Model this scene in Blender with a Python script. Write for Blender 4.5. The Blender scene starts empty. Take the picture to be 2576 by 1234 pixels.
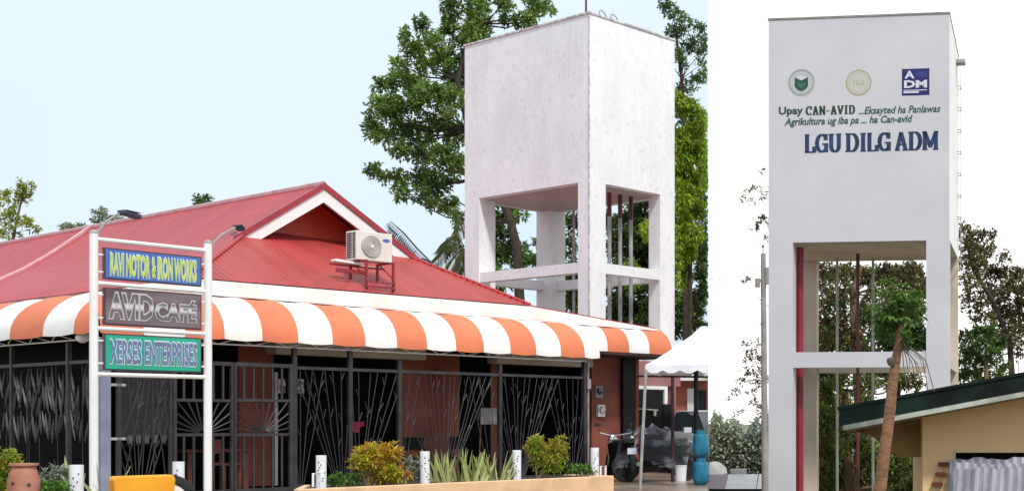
import bpy, bmesh, math, random
from mathutils import Vector, Matrix, Euler
R = math.radians
rnd = random.Random(7)
scene = bpy.context.scene
col = scene.collection
# ------------------------------------------------------------------ camera, sky, sun, exposure
F_, PX, HY, HC = 3357., 2200., 1060., 1.2
cam_d = bpy.data.cameras.new('camera'); cam = bpy.data.objects.new('camera', cam_d); col.objects.link(cam)
cam.location = (0, 0, HC); cam.rotation_euler = (R(90), 0, 0)
cam_d.sensor_width = 36; cam_d.lens = 36*F_/2576
cam_d.shift_x = (1288-PX)/2576; cam_d.shift_y = (HY-617)/2576
cam_d.clip_end = 3000
scene.camera = cam
scene.view_settings.view_transform = 'Standard'; scene.view_settings.look = 'None'
scene.view_settings.gamma = 1; scene.view_settings.exposure = 0.62
SUN_EL, SUN_AZ = R(52), (0.52, -0.854)          # direction towards the sun, in plan
sd = bpy.data.lights.new('sun', 'SUN'); sd.energy = 2.0; sd.angle = R(6); sd.color = (1, .96, .9)
so = bpy.data.objects.new('sun', sd); col.objects.link(so)
sv = Vector((SUN_AZ[0]*math.cos(SUN_EL), SUN_AZ[1]*math.cos(SUN_EL), math.sin(SUN_EL)))
so.rotation_euler = sv.to_track_quat('Z', 'Y').to_euler(); so.location = (10, -10, 30)
SEAM = -(1781-PX)/F_                            # the two places meet along X = -SEAM*Y
w = bpy.data.worlds.new('World'); scene.world = w; w.use_nodes = True
nt = w.node_tree; nt.nodes.clear(); N = nt.nodes.new; L = nt.links.new
out = N('ShaderNodeOutputWorld'); bg = N('ShaderNodeBackground'); bg.inputs[1].default_value = .1
sky = N('ShaderNodeTexSky'); sky.sky_type = 'NISHITA'; sky.sun_disc = False
sky.sun_elevation = SUN_EL; sky.sun_rotation = math.atan2(SUN_AZ[0], SUN_AZ[1])
tc = N('ShaderNodeTexCoord'); sp = N('ShaderNodeSeparateXYZ'); L(tc.outputs['Generated'], sp.inputs[0])
def wmath(op, a, b=None, clamp=False):
    n = N('ShaderNodeMath'); n.operation = op; n.use_clamp = clamp
    for i, v in enumerate((a, b)):
        if v is None: continue
        if isinstance(v, (int, float)): n.inputs[i].default_value = v
        else: L(v, n.inputs[i])
    return n.outputs[0]
elev = wmath('MULTIPLY', sp.outputs[2], 2.6, True)
grad = N('ShaderNodeMixRGB'); L(elev, grad.inputs[0])
grad.inputs[1].default_value = (4.75, 5.75, 6.9, 1); grad.inputs[2].default_value = (5.5, 6.55, 7.1, 1)
# cloud bank, white and bright, over the right hand place
dd = wmath('ADD', sp.outputs[0], wmath('MULTIPLY', sp.outputs[1], SEAM))
bank = wmath('MULTIPLY', dd, 400., True)
front = wmath('GREATER_THAN', sp.outputs[1], 0.)
bank = wmath('MULTIPLY', bank, front)
cl = N('ShaderNodeMixRGB'); L(bank, cl.inputs[0]); L(grad.outputs[0], cl.inputs[1]); cl.inputs[2].default_value = (9.5, 9.4, 9.2, 1)
cn = N('ShaderNodeTexNoise'); cn.inputs['Scale'].default_value = 2.2; cn.inputs['Detail'].default_value = 5; L(tc.outputs['Generated'], cn.inputs['Vector'])
cr_ = N('ShaderNodeMapRange'); cr_.inputs[1].default_value = .4; cr_.inputs[2].default_value = .65; cr_.inputs[3].default_value = 0.; cr_.inputs[4].default_value = .38; L(cn.outputs[0], cr_.inputs[0])
cx_ = N('ShaderNodeMixRGB'); L(cr_.outputs[0], cx_.inputs[0]); L(cl.outputs[0], cx_.inputs[1]); cx_.inputs[2].default_value = (6.3, 6.8, 7.2, 1)
cl = N('ShaderNodeMixRGB'); L(bank, cl.inputs[0]); L(cx_.outputs[0], cl.inputs[1]); cl.inputs[2].default_value = (9.5, 9.4, 9.2, 1)
mx = N('ShaderNodeMixRGB'); mx.inputs[0].default_value = .93; L(sky.outputs[0], mx.inputs[1]); L(cl.outputs[0], mx.inputs[2])
L(mx.outputs[0], bg.inputs[0]); L(bg.outputs[0], out.inputs[0])

# ------------------------------------------------------------------ helpers
def pt(x, y, Y): return Vector(((x-PX)/F_*Y, Y, HC+(HY-y)/F_*Y))
def ground_at(x, y): return 1.2*F_/(y-HY)
_n = math.hypot(2450, 3357); UX, UY = 2450/_n, 3357/_n; VX, VY = -UY, UX
OX, OY = -11.4086, 19.6404
def frame(ox, oy, ux, uy, oz=0):
    n = math.hypot(ux, uy); ux /= n; uy /= n
    return Matrix(((ux, -uy, 0, ox), (uy, ux, 0, oy), (0, 0, 1, oz), (0, 0, 0, 1)))
CF = frame(OX, OY, UX, UY)
IDM = Matrix.Identity(4)
def pv(x, y, v):
    r = (x-PX)/F_
    u = (r*(OY+v*VY)-(OX+v*VX))/(UX-r*UY); Y = OY+u*UY+v*VY
    return Vector((u, v, HC+(HY-y)/F_*Y))
def pu(x, y, u):
    r = (x-PX)/F_
    v = (r*(OY+u*UY)-(OX+u*UX))/(VX-r*VY); Y = OY+u*UY+v*VY
    return Vector((u, v, HC+(HY-y)/F_*Y))
def U(x, v=0): return pv(x, 0, v).x
WM = {}
def thing(name, label, cat, loc, group=None, rotz=0):
    """an Empty at the thing's base; loc is a world point"""
    o = bpy.data.objects.new(name, None); col.objects.link(o)
    o.location = loc; o.rotation_euler = (0, 0, rotz); o['label'] = label; o['category'] = cat
    if group: o['group'] = group
    WM[o.name] = Matrix.Translation(Vector(loc)) @ Matrix.Rotation(rotz, 4, 'Z')
    return o
def tag(o, label, cat, group=None, kind=None):
    if label: o['label'] = label
    if cat: o['category'] = cat
    if group: o['group'] = group
    if kind: o['kind'] = kind
    return o
CR = math.atan2(UY, UX)
def cthing(name, label, cat, uvz, group=None): return thing(name, label, cat, CF @ Vector(uvz), group, CR)

class MB:
    def __init__(s, F=IDM): s.v = []; s.f = []; s.F = F
    def add(s, vs, fs, M=None):
        b = len(s.v); T = s.F if M is None else s.F @ M
        s.v += [T @ Vector(p) for p in vs]; s.f += [tuple(b+i for i in f) for f in fs]
        return s
    def box(s, a, b, M=None):
        x0, x1 = sorted((a[0], b[0])); y0, y1 = sorted((a[1], b[1])); z0, z1 = sorted((a[2], b[2]))
        return s.add([(x0,y0,z0),(x1,y0,z0),(x1,y1,z0),(x0,y1,z0),(x0,y0,z1),(x1,y0,z1),(x1,y1,z1),(x0,y1,z1)],
              [(0,3,2,1),(4,5,6,7),(0,1,5,4),(1,2,6,5),(2,3,7,6),(3,0,4,7)], M)
    def cbox(s, c, sz, rot=None):
        M = Matrix.Translation(Vector(c)) @ (Euler(rot).to_matrix().to_4x4() if rot else IDM)
        h = Vector(sz)/2
        return s.box(-h, h, M)
    def prism(s, poly, d):
        n = len(poly); d = Vector(d); P = [Vector(p) for p in poly]
        return s.add(P+[p+d for p in P], [tuple(range(n))[::-1], tuple(range(n, 2*n))]+[(i, (i+1) % n, n+(i+1) % n, n+i) for i in range(n)])
    def quad(s, *p): return s.add(p, [tuple(range(len(p)))])
    def tube(s, pts, r, seg=6, cap=True):
        P = [Vector(p) for p in pts]; n = len(P)
        rs = r if isinstance(r, (list, tuple)) else [r]*n
        vs = []; prev = None
        for i, p in enumerate(P):
            t = (P[min(i+1, n-1)]-P[max(i-1, 0)]).normalized()
            a = prev if prev is not None else (Vector((0, 0, 1)) if abs(t.z) < .9 else Vector((1, 0, 0)))
            a = (a-t*a.dot(t))
            if a.length < 1e-5: a = t.orthogonal()
            a.normalize(); prev = a; b = t.cross(a)
            for k in range(seg):
                an = 2*math.pi*k/seg; vs.append(p+(a*math.cos(an)+b*math.sin(an))*rs[i])
        fs = [(i*seg+k, i*seg+(k+1) % seg, (i+1)*seg+(k+1) % seg, (i+1)*seg+k) for i in range(n-1) for k in range(seg)]
        if cap: fs += [tuple(range(seg))[::-1], tuple(range((n-1)*seg, n*seg))]
        return s.add(vs, fs)
    def lathe(s, prof, c=(0, 0, 0), seg=20, M=None, sy=1):
        vs = [(c[0]+r*math.cos(2*math.pi*k/seg), c[1]+sy*r*math.sin(2*math.pi*k/seg), c[2]+z) for r, z in prof for k in range(seg)]
        n = len(prof)
        fs = [(i*seg+k, i*seg+(k+1) % seg, (i+1)*seg+(k+1) % seg, (i+1)*seg+k) for i in range(n-1) for k in range(seg)]
        fs += [tuple(range(seg))[::-1], tuple(range((n-1)*seg, n*seg))]
        return s.add(vs, fs, M)
    def build(s, name, mat, parent=None, smooth=False, clip=False, bevel=0):
        me = bpy.data.meshes.new(name)
        Mi = WM[parent.name].inverted() if parent is not None and parent.name in WM else IDM
        me.from_pydata([Mi @ p for p in s.v], [], s.f); me.update()
        bm = bmesh.new(); bm.from_mesh(me)
        if clip:
            nv = (Mi.to_3x3() @ Vector((1, SEAM, 0))); pc = Mi @ Vector((0, 0, 0))
            g = bm.verts[:]+bm.edges[:]+bm.faces[:]
            r = bmesh.ops.bisect_plane(bm, geom=g, plane_co=pc, plane_no=nv, clear_outer=True)
            ed = [e for e in r['geom_cut'] if isinstance(e, bmesh.types.BMEdge)]
            if ed: bmesh.ops.holes_fill(bm, edges=ed, sides=0)
        if len(s.f) < 6000: bmesh.ops.recalc_face_normals(bm, faces=bm.faces[:])
        bm.to_mesh(me); bm.free()
        if smooth:
            for p in me.polygons: p.use_smooth = True
        me.materials.append(mat)
        o = bpy.data.objects.new(name, me); col.objects.link(o)
        if parent is not None:
            o.parent = parent
            WM[o.name] = WM.get(parent.name, IDM)
        else: WM[o.name] = IDM
        if bevel:
            m = o.modifiers.new('bevel', 'BEVEL'); m.width = bevel; m.segments = 2; m.limit_method = 'ANGLE'
        if smooth and len(me.polygons) < 4000:
            try: me.set_sharp_from_angle(angle=R(40))
            except Exception: pass
        return o
def single(name, label, cat, mb, mat, base, group=None, **k):
    """a thing that is one mesh, its origin at base (world)"""
    base = Vector(base); mb2 = MB(); mb2.v = [p-base for p in mb.v]; mb2.f = mb.f
    o = mb2.build(name, mat, None, **k); o.location = base
    return tag(o, label, cat, group)
def copy_tree(o, parent=None, loc=None, rotz=None, label=None):
    c = o.copy(); col.objects.link(c)
    if parent: c.parent = parent
    if loc is not None: c.location = loc
    if rotz is not None: c.rotation_euler = (0, 0, rotz)
    if label: c['label'] = label
    for ch in list(o.children):
        copy_tree(ch, c)
    return c

# ------------------------------------------------------------------ materials
def mat(name, c, c2=None, scale=3., rough=.6, bump=0., bscale=40., metal=0., stretch=(1, 1, 1), detail=6, coat=0., contrast=(.35, .65), spec=None):
    m = bpy.data.materials.new(name); m.use_nodes = True; t = m.node_tree; b = t.nodes['Principled BSDF']
    b.inputs['Roughness'].default_value = rough; b.inputs['Metallic'].default_value = metal
    if coat: b.inputs['Coat Weight'].default_value = coat
    if spec is not None: b.inputs['Specular IOR Level'].default_value = spec
    b.inputs['Base Color'].default_value = (*c, 1)
    tc = t.nodes.new('ShaderNodeTexCoord'); mp = t.nodes.new('ShaderNodeMapping'); mp.inputs['Scale'].default_value = stretch
    t.links.new(tc.outputs['Object'], mp.inputs[0])
    if c2 is not None:
        n = t.nodes.new('ShaderNodeTexNoise'); n.inputs['Scale'].default_value = scale; n.inputs['Detail'].default_value = detail
        t.links.new(mp.outputs[0], n.inputs['Vector'])
        r = t.nodes.new('ShaderNodeMapRange'); r.inputs[1].default_value = contrast[0]; r.inputs[2].default_value = contrast[1]
        t.links.new(n.outputs[0], r.inputs[0])
        x = t.nodes.new('ShaderNodeMixRGB'); x.inputs[1].default_value = (*c, 1); x.inputs[2].default_value = (*c2, 1)
        t.links.new(r.outputs[0], x.inputs[0]); t.links.new(x.outputs[0], b.inputs['Base Color'])
    if bump:
        n = t.nodes.new('ShaderNodeTexNoise'); n.inputs['Scale'].default_value = bscale; n.inputs['Detail'].default_value = 4
        t.links.new(mp.outputs[0], n.inputs['Vector'])
        bp = t.nodes.new('ShaderNodeBump'); bp.inputs['Strength'].default_value = bump; bp.inputs['Distance'].default_value = .02
        t.links.new(n.outputs[0], bp.inputs['Height']); t.links.new(bp.outputs[0], b.inputs['Normal'])
    return m
def leafmat(name, cols, trans=.25, rough=.5, scale=.8, shift=0.):
    """leaf colour: random per leaf, and in clumps"""
    m = bpy.data.materials.new(name); m.use_nodes = True; t = m.node_tree; b = t.nodes['Principled BSDF']
    g = t.nodes.new('ShaderNodeNewGeometry'); ramp = t.nodes.new('ShaderNodeValToRGB')
    tc = t.nodes.new('ShaderNodeTexCoord'); n = t.nodes.new('ShaderNodeTexNoise'); n.inputs['Scale'].default_value = scale; n.inputs['Detail'].default_value = 2
    t.links.new(tc.outputs['Object'], n.inputs['Vector'])
    a = t.nodes.new('ShaderNodeMath'); a.operation = 'MULTIPLY'; a.inputs[1].default_value = .5; t.links.new(g.outputs['Random Per Island'], a.inputs[0])
    r = t.nodes.new('ShaderNodeMapRange'); r.inputs[1].default_value = .35; r.inputs[2].default_value = .65; r.inputs[3].default_value = shift; r.inputs[4].default_value = shift+.5
    t.links.new(n.outputs[0], r.inputs[0])
    s = t.nodes.new('ShaderNodeMath'); s.operation = 'ADD'; t.links.new(a.outputs[0], s.inputs[0]); t.links.new(r.outputs[0], s.inputs[1])
    t.links.new(s.outputs[0], ramp.inputs[0])
    el = ramp.color_ramp.elements
    el[0].color = (*cols[0], 1); el[1].color = (*cols[-1], 1)
    for i, c in enumerate(cols[1:-1]):
        e = el.new((i+1)/(len(cols)-1)); e.color = (*c, 1)
    b.inputs['Roughness'].default_value = rough
    t.links.new(ramp.outputs[0], b.inputs['Base Color'])
    tr = t.nodes.new('ShaderNodeBsdfTranslucent'); t.links.new(ramp.outputs[0], tr.inputs[0])
    ms = t.nodes.new('ShaderNodeMixShader'); ms.inputs[0].default_value = trans
    t.links.new(b.outputs[0], ms.inputs[1]); t.links.new(tr.outputs[0], ms.inputs[2])
    t.links.new(ms.outputs[0], t.nodes['Material Output'].inputs[0])
    return m
def corrugated(name, c, c2, axis, pitch=.13, rough=.42, depth=.03):
    st = (1.6, .2, .3) if axis == 0 else (.2, 1.6, .3)
    m = mat(name, c, c2, 1.3, rough, 0, detail=10, coat=.06, stretch=st, spec=.28, contrast=(.3, .7))
    t = m.node_tree; b = t.nodes['Principled BSDF']
    tc = t.nodes.new('ShaderNodeTexCoord'); sp = t.nodes.new('ShaderNodeSeparateXYZ'); t.links.new(tc.outputs['Object'], sp.inputs[0])
    mm = t.nodes.new('ShaderNodeMath'); mm.operation = 'MULTIPLY'; mm.inputs[1].default_value = 2*math.pi/pitch
    t.links.new(sp.outputs[axis], mm.inputs[0])
    si = t.nodes.new('ShaderNodeMath'); si.operation = 'SINE'; t.links.new(mm.outputs[0], si.inputs[0])
    bp = t.nodes.new('ShaderNodeBump'); bp.inputs['Strength'].default_value = .8; bp.inputs['Distance'].default_value = depth
    t.links.new(si.outputs[0], bp.inputs['Height']); t.links.new(bp.outputs[0], b.inputs['Normal'])
    return m
M = {}
M['concrete'] = mat('wet_concrete', (.36, .27, .2), (.16, .12, .095), .7, .28, .25, 15, detail=10)
M['earth'] = mat('earth', (.18, .14, .09), (.08, .1, .04), .3, .9, .3, 10)
M['tank_white'] = mat('weathered_white_paint', (.82, .79, .84), (.7, .675, .73), 1.1, .85, .3, 9, detail=10, stretch=(1, 1, .6), contrast=(.42, .8))
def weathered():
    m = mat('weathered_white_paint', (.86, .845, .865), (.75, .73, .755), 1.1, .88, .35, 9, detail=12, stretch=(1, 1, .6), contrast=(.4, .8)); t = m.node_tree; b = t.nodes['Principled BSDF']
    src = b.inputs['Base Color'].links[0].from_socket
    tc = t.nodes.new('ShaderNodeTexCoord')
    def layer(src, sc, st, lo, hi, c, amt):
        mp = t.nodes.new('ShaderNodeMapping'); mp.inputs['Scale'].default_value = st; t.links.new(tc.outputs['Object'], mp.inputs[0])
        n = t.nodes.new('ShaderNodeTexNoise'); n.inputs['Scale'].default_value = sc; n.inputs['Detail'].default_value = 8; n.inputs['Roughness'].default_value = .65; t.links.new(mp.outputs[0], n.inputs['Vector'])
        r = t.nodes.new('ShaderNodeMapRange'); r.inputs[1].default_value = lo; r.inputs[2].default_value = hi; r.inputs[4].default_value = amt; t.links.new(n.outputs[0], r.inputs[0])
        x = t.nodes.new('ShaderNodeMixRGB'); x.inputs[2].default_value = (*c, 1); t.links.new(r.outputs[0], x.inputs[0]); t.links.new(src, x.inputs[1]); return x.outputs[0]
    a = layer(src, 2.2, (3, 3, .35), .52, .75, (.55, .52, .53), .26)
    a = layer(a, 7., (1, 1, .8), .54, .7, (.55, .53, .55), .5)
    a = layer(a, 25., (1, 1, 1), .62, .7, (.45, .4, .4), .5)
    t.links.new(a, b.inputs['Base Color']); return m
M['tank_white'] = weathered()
M['tank_trim'] = mat('grey_stain', (.42, .39, .37), (.7, .67, .68), 5, .9, contrast=(.45, .55))
M['tower_paint'] = mat('pale_grey_paint', (.6, .575, .605), (.52, .51, .545), .5, .8, .12, 12, detail=4, contrast=(.3, .7))
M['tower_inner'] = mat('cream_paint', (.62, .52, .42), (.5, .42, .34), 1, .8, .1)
M['white'] = mat('white_paint', (.8, .78, .77), (.68, .65, .63), 2.5, .5, .05, contrast=(.5, .85))
M['fascia'] = mat('white_fascia', (.82, .78, .75), (.74, .68, .64), .8, .55, contrast=(.5, .9))
M['orange'] = mat('orange_canvas', (.70, .19, .085), (.56, .15, .075), 1.8, .75, .9, 2.2, contrast=(.35, .75), stretch=(1, 1, .5), detail=10)
M['cream_stripe'] = mat('white_canvas', (.80, .77, .74), (.66, .61, .57), 1.8, .75, .9, 2.2, contrast=(.45, .85), stretch=(1, 1, .5), detail=10)
M['roof_v'] = corrugated('red_roof_sheet', (.52, .055, .06), (.36, .045, .05), 1)
M['roof_u'] = corrugated('red_roof_sheet_front', (.50, .065, .06), (.36, .045, .045), 0, .12)
M['roof_red'] = mat('red_roof_trim', (.36, .03, .045), (.27, .025, .035), 2, .4)
M['cap_pale'] = mat('pale_pink_ridge_metal', (.6, .36, .38), (.5, .24, .26), 4, .5)
M['gable_red'] = mat('red_gable_wall', (.64, .065, .02), (.5, .045, .02), 1.5, .5)
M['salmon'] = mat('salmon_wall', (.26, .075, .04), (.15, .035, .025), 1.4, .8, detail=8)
M['salmon_lit'] = mat('lit_salmon_wall', (.40, .12, .065), (.24, .06, .04), 1.4, .8, detail=8)  # brighter copy of the salmon wall, light in the porch put into its colour
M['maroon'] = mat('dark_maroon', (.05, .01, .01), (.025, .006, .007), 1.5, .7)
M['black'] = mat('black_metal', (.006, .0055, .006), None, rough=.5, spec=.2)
M['dark'] = mat('painted_interior_shade', (.006, .005, .006), (.003, .003, .003), 2, .8, spec=.1)  # near-black: the deep shade of the porch is put into the colour
M['fence'] = mat('grey_iron', (.04, .034, .038), (.022, .018, .02), 3, .5, metal=.2)
M['fence_light'] = mat('light_iron', (.042, .036, .042), (.02, .017, .02), 3, .5)
M['pillar'] = mat('blue_grey_paint', (.22, .24, .33), (.16, .17, .24), 3, .6)
M['tan'] = mat('tan_plaster', (.72, .47, .27), (.5, .32, .2), 3, .85, .25, detail=10, contrast=(.4, .8))
M['soil'] = mat('soil', (.06, .04, .028), (.03, .02, .015), 8, .95, .5)
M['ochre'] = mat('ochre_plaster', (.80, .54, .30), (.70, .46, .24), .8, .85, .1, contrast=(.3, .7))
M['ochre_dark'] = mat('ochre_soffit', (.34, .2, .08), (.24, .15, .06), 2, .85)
M['green_roof'] = mat('dark_green_sheet', (.005, .02, .013), (.002, .004, .003), 1.5, .6, contrast=(.45, .6), spec=.2)
M['gutter'] = mat('pale_gutter', (.50, .50, .44), (.3, .31, .26), 6, .6)
M['sheet'] = mat('stacked_grey_sheets', (.52, .50, .56), (.28, .27, .32), 6, .5, stretch=(1, 1, .3))
M['brick'] = mat('red_brown_block', (.16, .035, .02), (.1, .025, .015), 8, .8)
M['trunk_tan'] = mat('papaya_bark', (.30, .145, .08), (.17, .08, .045), 8, .9, .5, 25, stretch=(1, 1, 3))
M['bark'] = mat('dark_bark', (.06, .045, .03), (.03, .022, .016), 6, .95, .5)
M['bark2'] = mat('brown_bark', (.22, .14, .07), (.12, .08, .04), 6, .95, .5)
M['pole'] = mat('grey_concrete_pole', (.34, .31, .29), (.22, .2, .19), 3, .9, .2)
M['pipe_red'] = mat('dark_red_pipe', (.20, .008, .02), (.28, .02, .04), .8, .45)
M['pipe_green'] = mat('pale_green_pipe', (.42, .46, .36), (.3, .33, .26), 3, .5)
M['pipe_grey'] = mat('grey_pipe', (.38, .39, .38), (.26, .26, .25), 3, .5)
M['pipe_maroon'] = mat('maroon_pipe', (.14, .02, .02), (.07, .02, .02), 3, .5)
M['blue_sign'] = mat('blue_sign_face', (.065, .13, .42), (.05, .16, .42), 4, .5)
M['brown_sign'] = mat('brown_sign_face', (.10, .055, .07), (.20, .16, .17), 2.2, .45, stretch=(.4, .4, 2))
M['green_sign'] = mat('green_sign_face', (.01, .38, .23), (.012, .31, .2), 2, .45)
M['frame_dark'] = mat('dark_sign_frame', (.07, .035, .05), None, rough=.5)
M['yellow'] = mat('yellow_letters', (.58, .66, .10), (.46, .55, .10), 9, .6)
M['pale_line'] = mat('pale_outline', (.50, .62, .72), None, rough=.6)
M['silver'] = mat('silver_letters', (.30, .28, .31), (.62, .62, .66), 5, .35, stretch=(.2, .2, 1))
def bandmat():
    m = mat('banded_silver_letters', (.1, .08, .1), None, rough=.4); t = m.node_tree; b = t.nodes['Principled BSDF']
    tc = t.nodes.new('ShaderNodeTexCoord'); sp = t.nodes.new('ShaderNodeSeparateXYZ'); t.links.new(tc.outputs['Object'], sp.inputs[0])
    rp = t.nodes.new('ShaderNodeValToRGB'); mr = t.nodes.new('ShaderNodeMapRange'); mr.inputs[1].default_value = 2.45; mr.inputs[2].default_value = 2.72
    t.links.new(sp.outputs[2], mr.inputs[0]); t.links.new(mr.outputs[0], rp.inputs[0]); t.links.new(rp.outputs[0], b.inputs['Base Color'])
    e = rp.color_ramp.elements; e[0].color = (.16, .13, .15, 1); e[1].color = (.13, .11, .13, 1)
    for p_, c_ in ((.3, .1), (.48, .62), (.6, .5), (.68, .12)): k = e.new(p_); k.color = (c_, c_*.96, c_, 1)
    return m
M['silver'] = bandmat()
M['silver_line'] = mat('silver_outline', (.50, .47, .5), None, rough=.5)
M['slate'] = mat('slate_blue_letters', (.14, .17, .33), (.11, .14, .26), 8, .6)
M['navy'] = mat('navy_paint', (.008, .012, .06), (.008, .045, .13), 1.2, .6)
M['navy_logo'] = mat('navy_logo_paint', (.01, .008, .1), None, rough=.6)
M['blue_logo'] = mat('mid_blue_logo_paint', (.02, .03, .18), None, rough=.6)
M['logo_white'] = mat('logo_white_paint', (.62, .62, .72), None, rough=.6)
M['dk_green'] = mat('dark_green_paint', (.006, .025, .015), (.015, .06, .02), 5, .6)
M['teal'] = mat('teal_paint', (.01, .06, .065), (.015, .09, .06), 3, .6)
M['seal'] = mat('grey_green_seal_paint', (.3, .34, .31), None, rough=.7)
M['seal_green'] = mat('seal_green_paint', (.012, .06, .04), None, rough=.7)
M['gold'] = mat('gold_line_paint', (.40, .36, .22), None, rough=.7)
M['gold_fill'] = mat('pale_gold_paint', (.5, .49, .43), None, rough=.7)
M['ac'] = mat('cream_enamel', (.72, .67, .62), (.66, .6, .55), 3, .4)
M['ac_fan'] = mat('grey_fan_grille', (.36, .33, .31), (.28, .26, .25), 20, .5)
M['ac_dark'] = mat('dark_fins', (.08, .07, .07), None, rough=.7)
M['bracket'] = mat('red_bracket', (.30, .02, .03), (.2, .02, .02), 4, .5)
M['lamp'] = mat('lamp_housing', (.035, .035, .09), None, rough=.4)
M['galv'] = mat('galvanised_steel', (.42, .41, .40), (.3, .29, .28), 8, .45, metal=.3)
M['tent'] = mat('white_tent_canvas', (.8, .79, .81), (.70, .69, .74), 3, .7, .5, 3)
M['lpg'] = mat('teal_blue_enamel', (.012, .17, .27), (.006, .10, .18), 6, .35)
M['lpg_dark'] = mat('dark_cylinder_foot', (.01, .05, .08), None, rough=.5)
M['car'] = mat('silver_car_paint', (.56, .57, .6), None, rough=.25, metal=.2, coat=.6)
M['glass'] = mat('dark_glass', (.03, .04, .045), None, rough=.08)
M['tyre'] = mat('black_rubber', (.012, .012, .012), None, rough=.8)
M['chrome'] = mat('chrome', (.6, .6, .6), None, rough=.2, metal=.9)
M['orange_plastic'] = mat('orange_enamel', (.82, .36, .015), (.72, .28, .01), 2.5, .4)
M['terracotta'] = mat('terracotta', (.44, .2, .14), (.32, .12, .08), 5, .85, .1)
M['pvc'] = mat('white_pvc', (.8, .8, .84), (.7, .7, .74), 6, .4)
M['hole'] = mat('dark_hole', (.05, .045, .05), None, rough=.9)
M['wood'] = mat('brown_wood', (.22, .07, .04), (.14, .045, .03), 5, .6)
M['red'] = mat('red_cloth', (.5, .02, .08), None, rough=.8)
M['grey_board'] = mat('grey_board', (.30, .27, .28), (.2, .18, .19), 5, .6)
M['poster'] = mat('white_grey_menu', (.52, .52, .56), (.1, .1, .14), 9, .5, contrast=(.48, .54))
M['lavender'] = mat('lavender_wall', (.47, .4, .5), (.42, .36, .45), 2, .8)
M['white_sheet'] = mat('white_roof_sheet', (.88, .88, .9), (.8, .8, .84), 3, .5)
M['house_red'] = mat('terracotta_wall', (.40, .14, .09), (.33, .11, .07), 2, .8)
M['pink'] = mat('dusty_pink_wall', (.33, .15, .14), (.25, .11, .11), 1, .8)
M['wire'] = mat('grey_wire', (.3, .29, .3), None, rough=.7)
M['dead'] = mat('dry_leaf_stalk', (.2, .14, .1), (.1, .07, .05), 5, .9)
pm = bpy.data.materials.new('clear_plastic'); pm.use_nodes = True
_t = pm.node_tree; _b = _t.nodes['Principled BSDF']; _b.inputs['Base Color'].default_value = (.4, .42, .5, 1); _b.inputs['Roughness'].default_value = .25
_tr = _t.nodes.new('ShaderNodeBsdfTransparent'); _ms = _t.nodes.new('ShaderNodeMixShader'); _nn = _t.nodes.new('ShaderNodeTexNoise'); _nn.inputs['Scale'].default_value = 3.5; _nn.inputs['Detail'].default_value = 8
_rr = _t.nodes.new('ShaderNodeMapRange'); _rr.inputs[1].default_value = .5; _rr.inputs[2].default_value = .72; _rr.inputs[3].default_value = .04; _rr.inputs[4].default_value = .5
_t.links.new(_nn.outputs[0], _rr.inputs[0]); _t.links.new(_rr.outputs[0], _ms.inputs[0]); _t.links.new(_tr.outputs[0], _ms.inputs[1]); _t.links.new(_b.outputs[0], _ms.inputs[2]); _t.links.new(_ms.outputs[0], _t.nodes['Material Output'].inputs[0])
M['plastic'] = pm
M['leaf_a'] = leafmat('broad_leaves', [(.03, .065, .02), (.10, .18, .035), (.24, .37, .08), (.42, .55, .16)], .35)
M['leaf_b'] = leafmat('dark_leaves', [(.015, .032, .008), (.05, .085, .018), (.12, .18, .04), (.24, .31, .07)], .25)
M['leaf_lime'] = leafmat('lime_leaves', [(.08, .14, .01), (.2, .3, .015), (.36, .48, .03), (.5, .6, .07)], .35)
M['leaf_top'] = leafmat('pale_top_leaves', [(.06, .10, .04), (.11, .19, .06), (.2, .3, .12)], .3)
M['leaf_yel'] = leafmat('yellow_green_leaves', [(.14, .2, .04), (.38, .42, .05), (.62, .56, .06)], .35)
M['leaf_grey'] = leafmat('pale_grey_green_leaves', [(.12, .19, .12), (.22, .28, .16), (.35, .36, .2)], .3)
M['leaf_olive'] = leafmat('olive_brown_leaves', [(.03, .026, .014), (.09, .075, .03), (.2, .17, .06), (.36, .3, .12)], .25)
M['leaf_mid'] = leafmat('fresh_green_leaves', [(.025, .05, .012), (.06, .12, .025), (.11, .21, .04), (.2, .33, .07)], .3)
M['leaf_moss'] = leafmat('moss_green_leaves', [(.04, .055, .012), (.12, .15, .03), (.24, .27, .06), (.4, .4, .1)], .3)
M['leaf_brown'] = leafmat('autumn_brown_leaves', [(.1, .06, .03), (.22, .12, .05), (.26, .2, .1)], .3)
M['leaf_haze'] = leafmat('hazed_hedge_leaves', [(.22, .25, .24), (.28, .32, .28), (.34, .38, .28), (.4, .46, .26)], .2, scale=.25)  # distance haze put into the leaf colours as pale grey-green
M['croton'] = leafmat('croton_leaves', [(.22, .32, .03), (.5, .5, .05), (.6, .34, .05), (.6, .1, .05)], .3, scale=1.6)
M['croton2'] = leafmat('orange_green_croton_leaves', [(.14, .28, .03), (.3, .42, .05), (.48, .38, .05), (.5, .18, .06)], .3, scale=1.6)
M['low_green'] = leafmat('low_green_leaves', [(.05, .14, .02), (.13, .28, .04), (.25, .42, .08)], .3)
M['palm'] = leafmat('palm_leaves', [(.06, .09, .03), (.16, .19, .06), (.34, .33, .12)], .3)
M['palm_dark'] = leafmat('dark_palm_leaves', [(.02, .03, .03), (.04, .06, .05), (.07, .09, .07)], .2)
M['snake'] = leafmat('snake_plant_blades', [(.16, .22, .08), (.4, .42, .16), (.66, .62, .32)], .2)
M['silver_leaf'] = leafmat('silver_leaves', [(.2, .26, .2), (.35, .4, .3), (.5, .52, .42)], .3)

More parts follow.
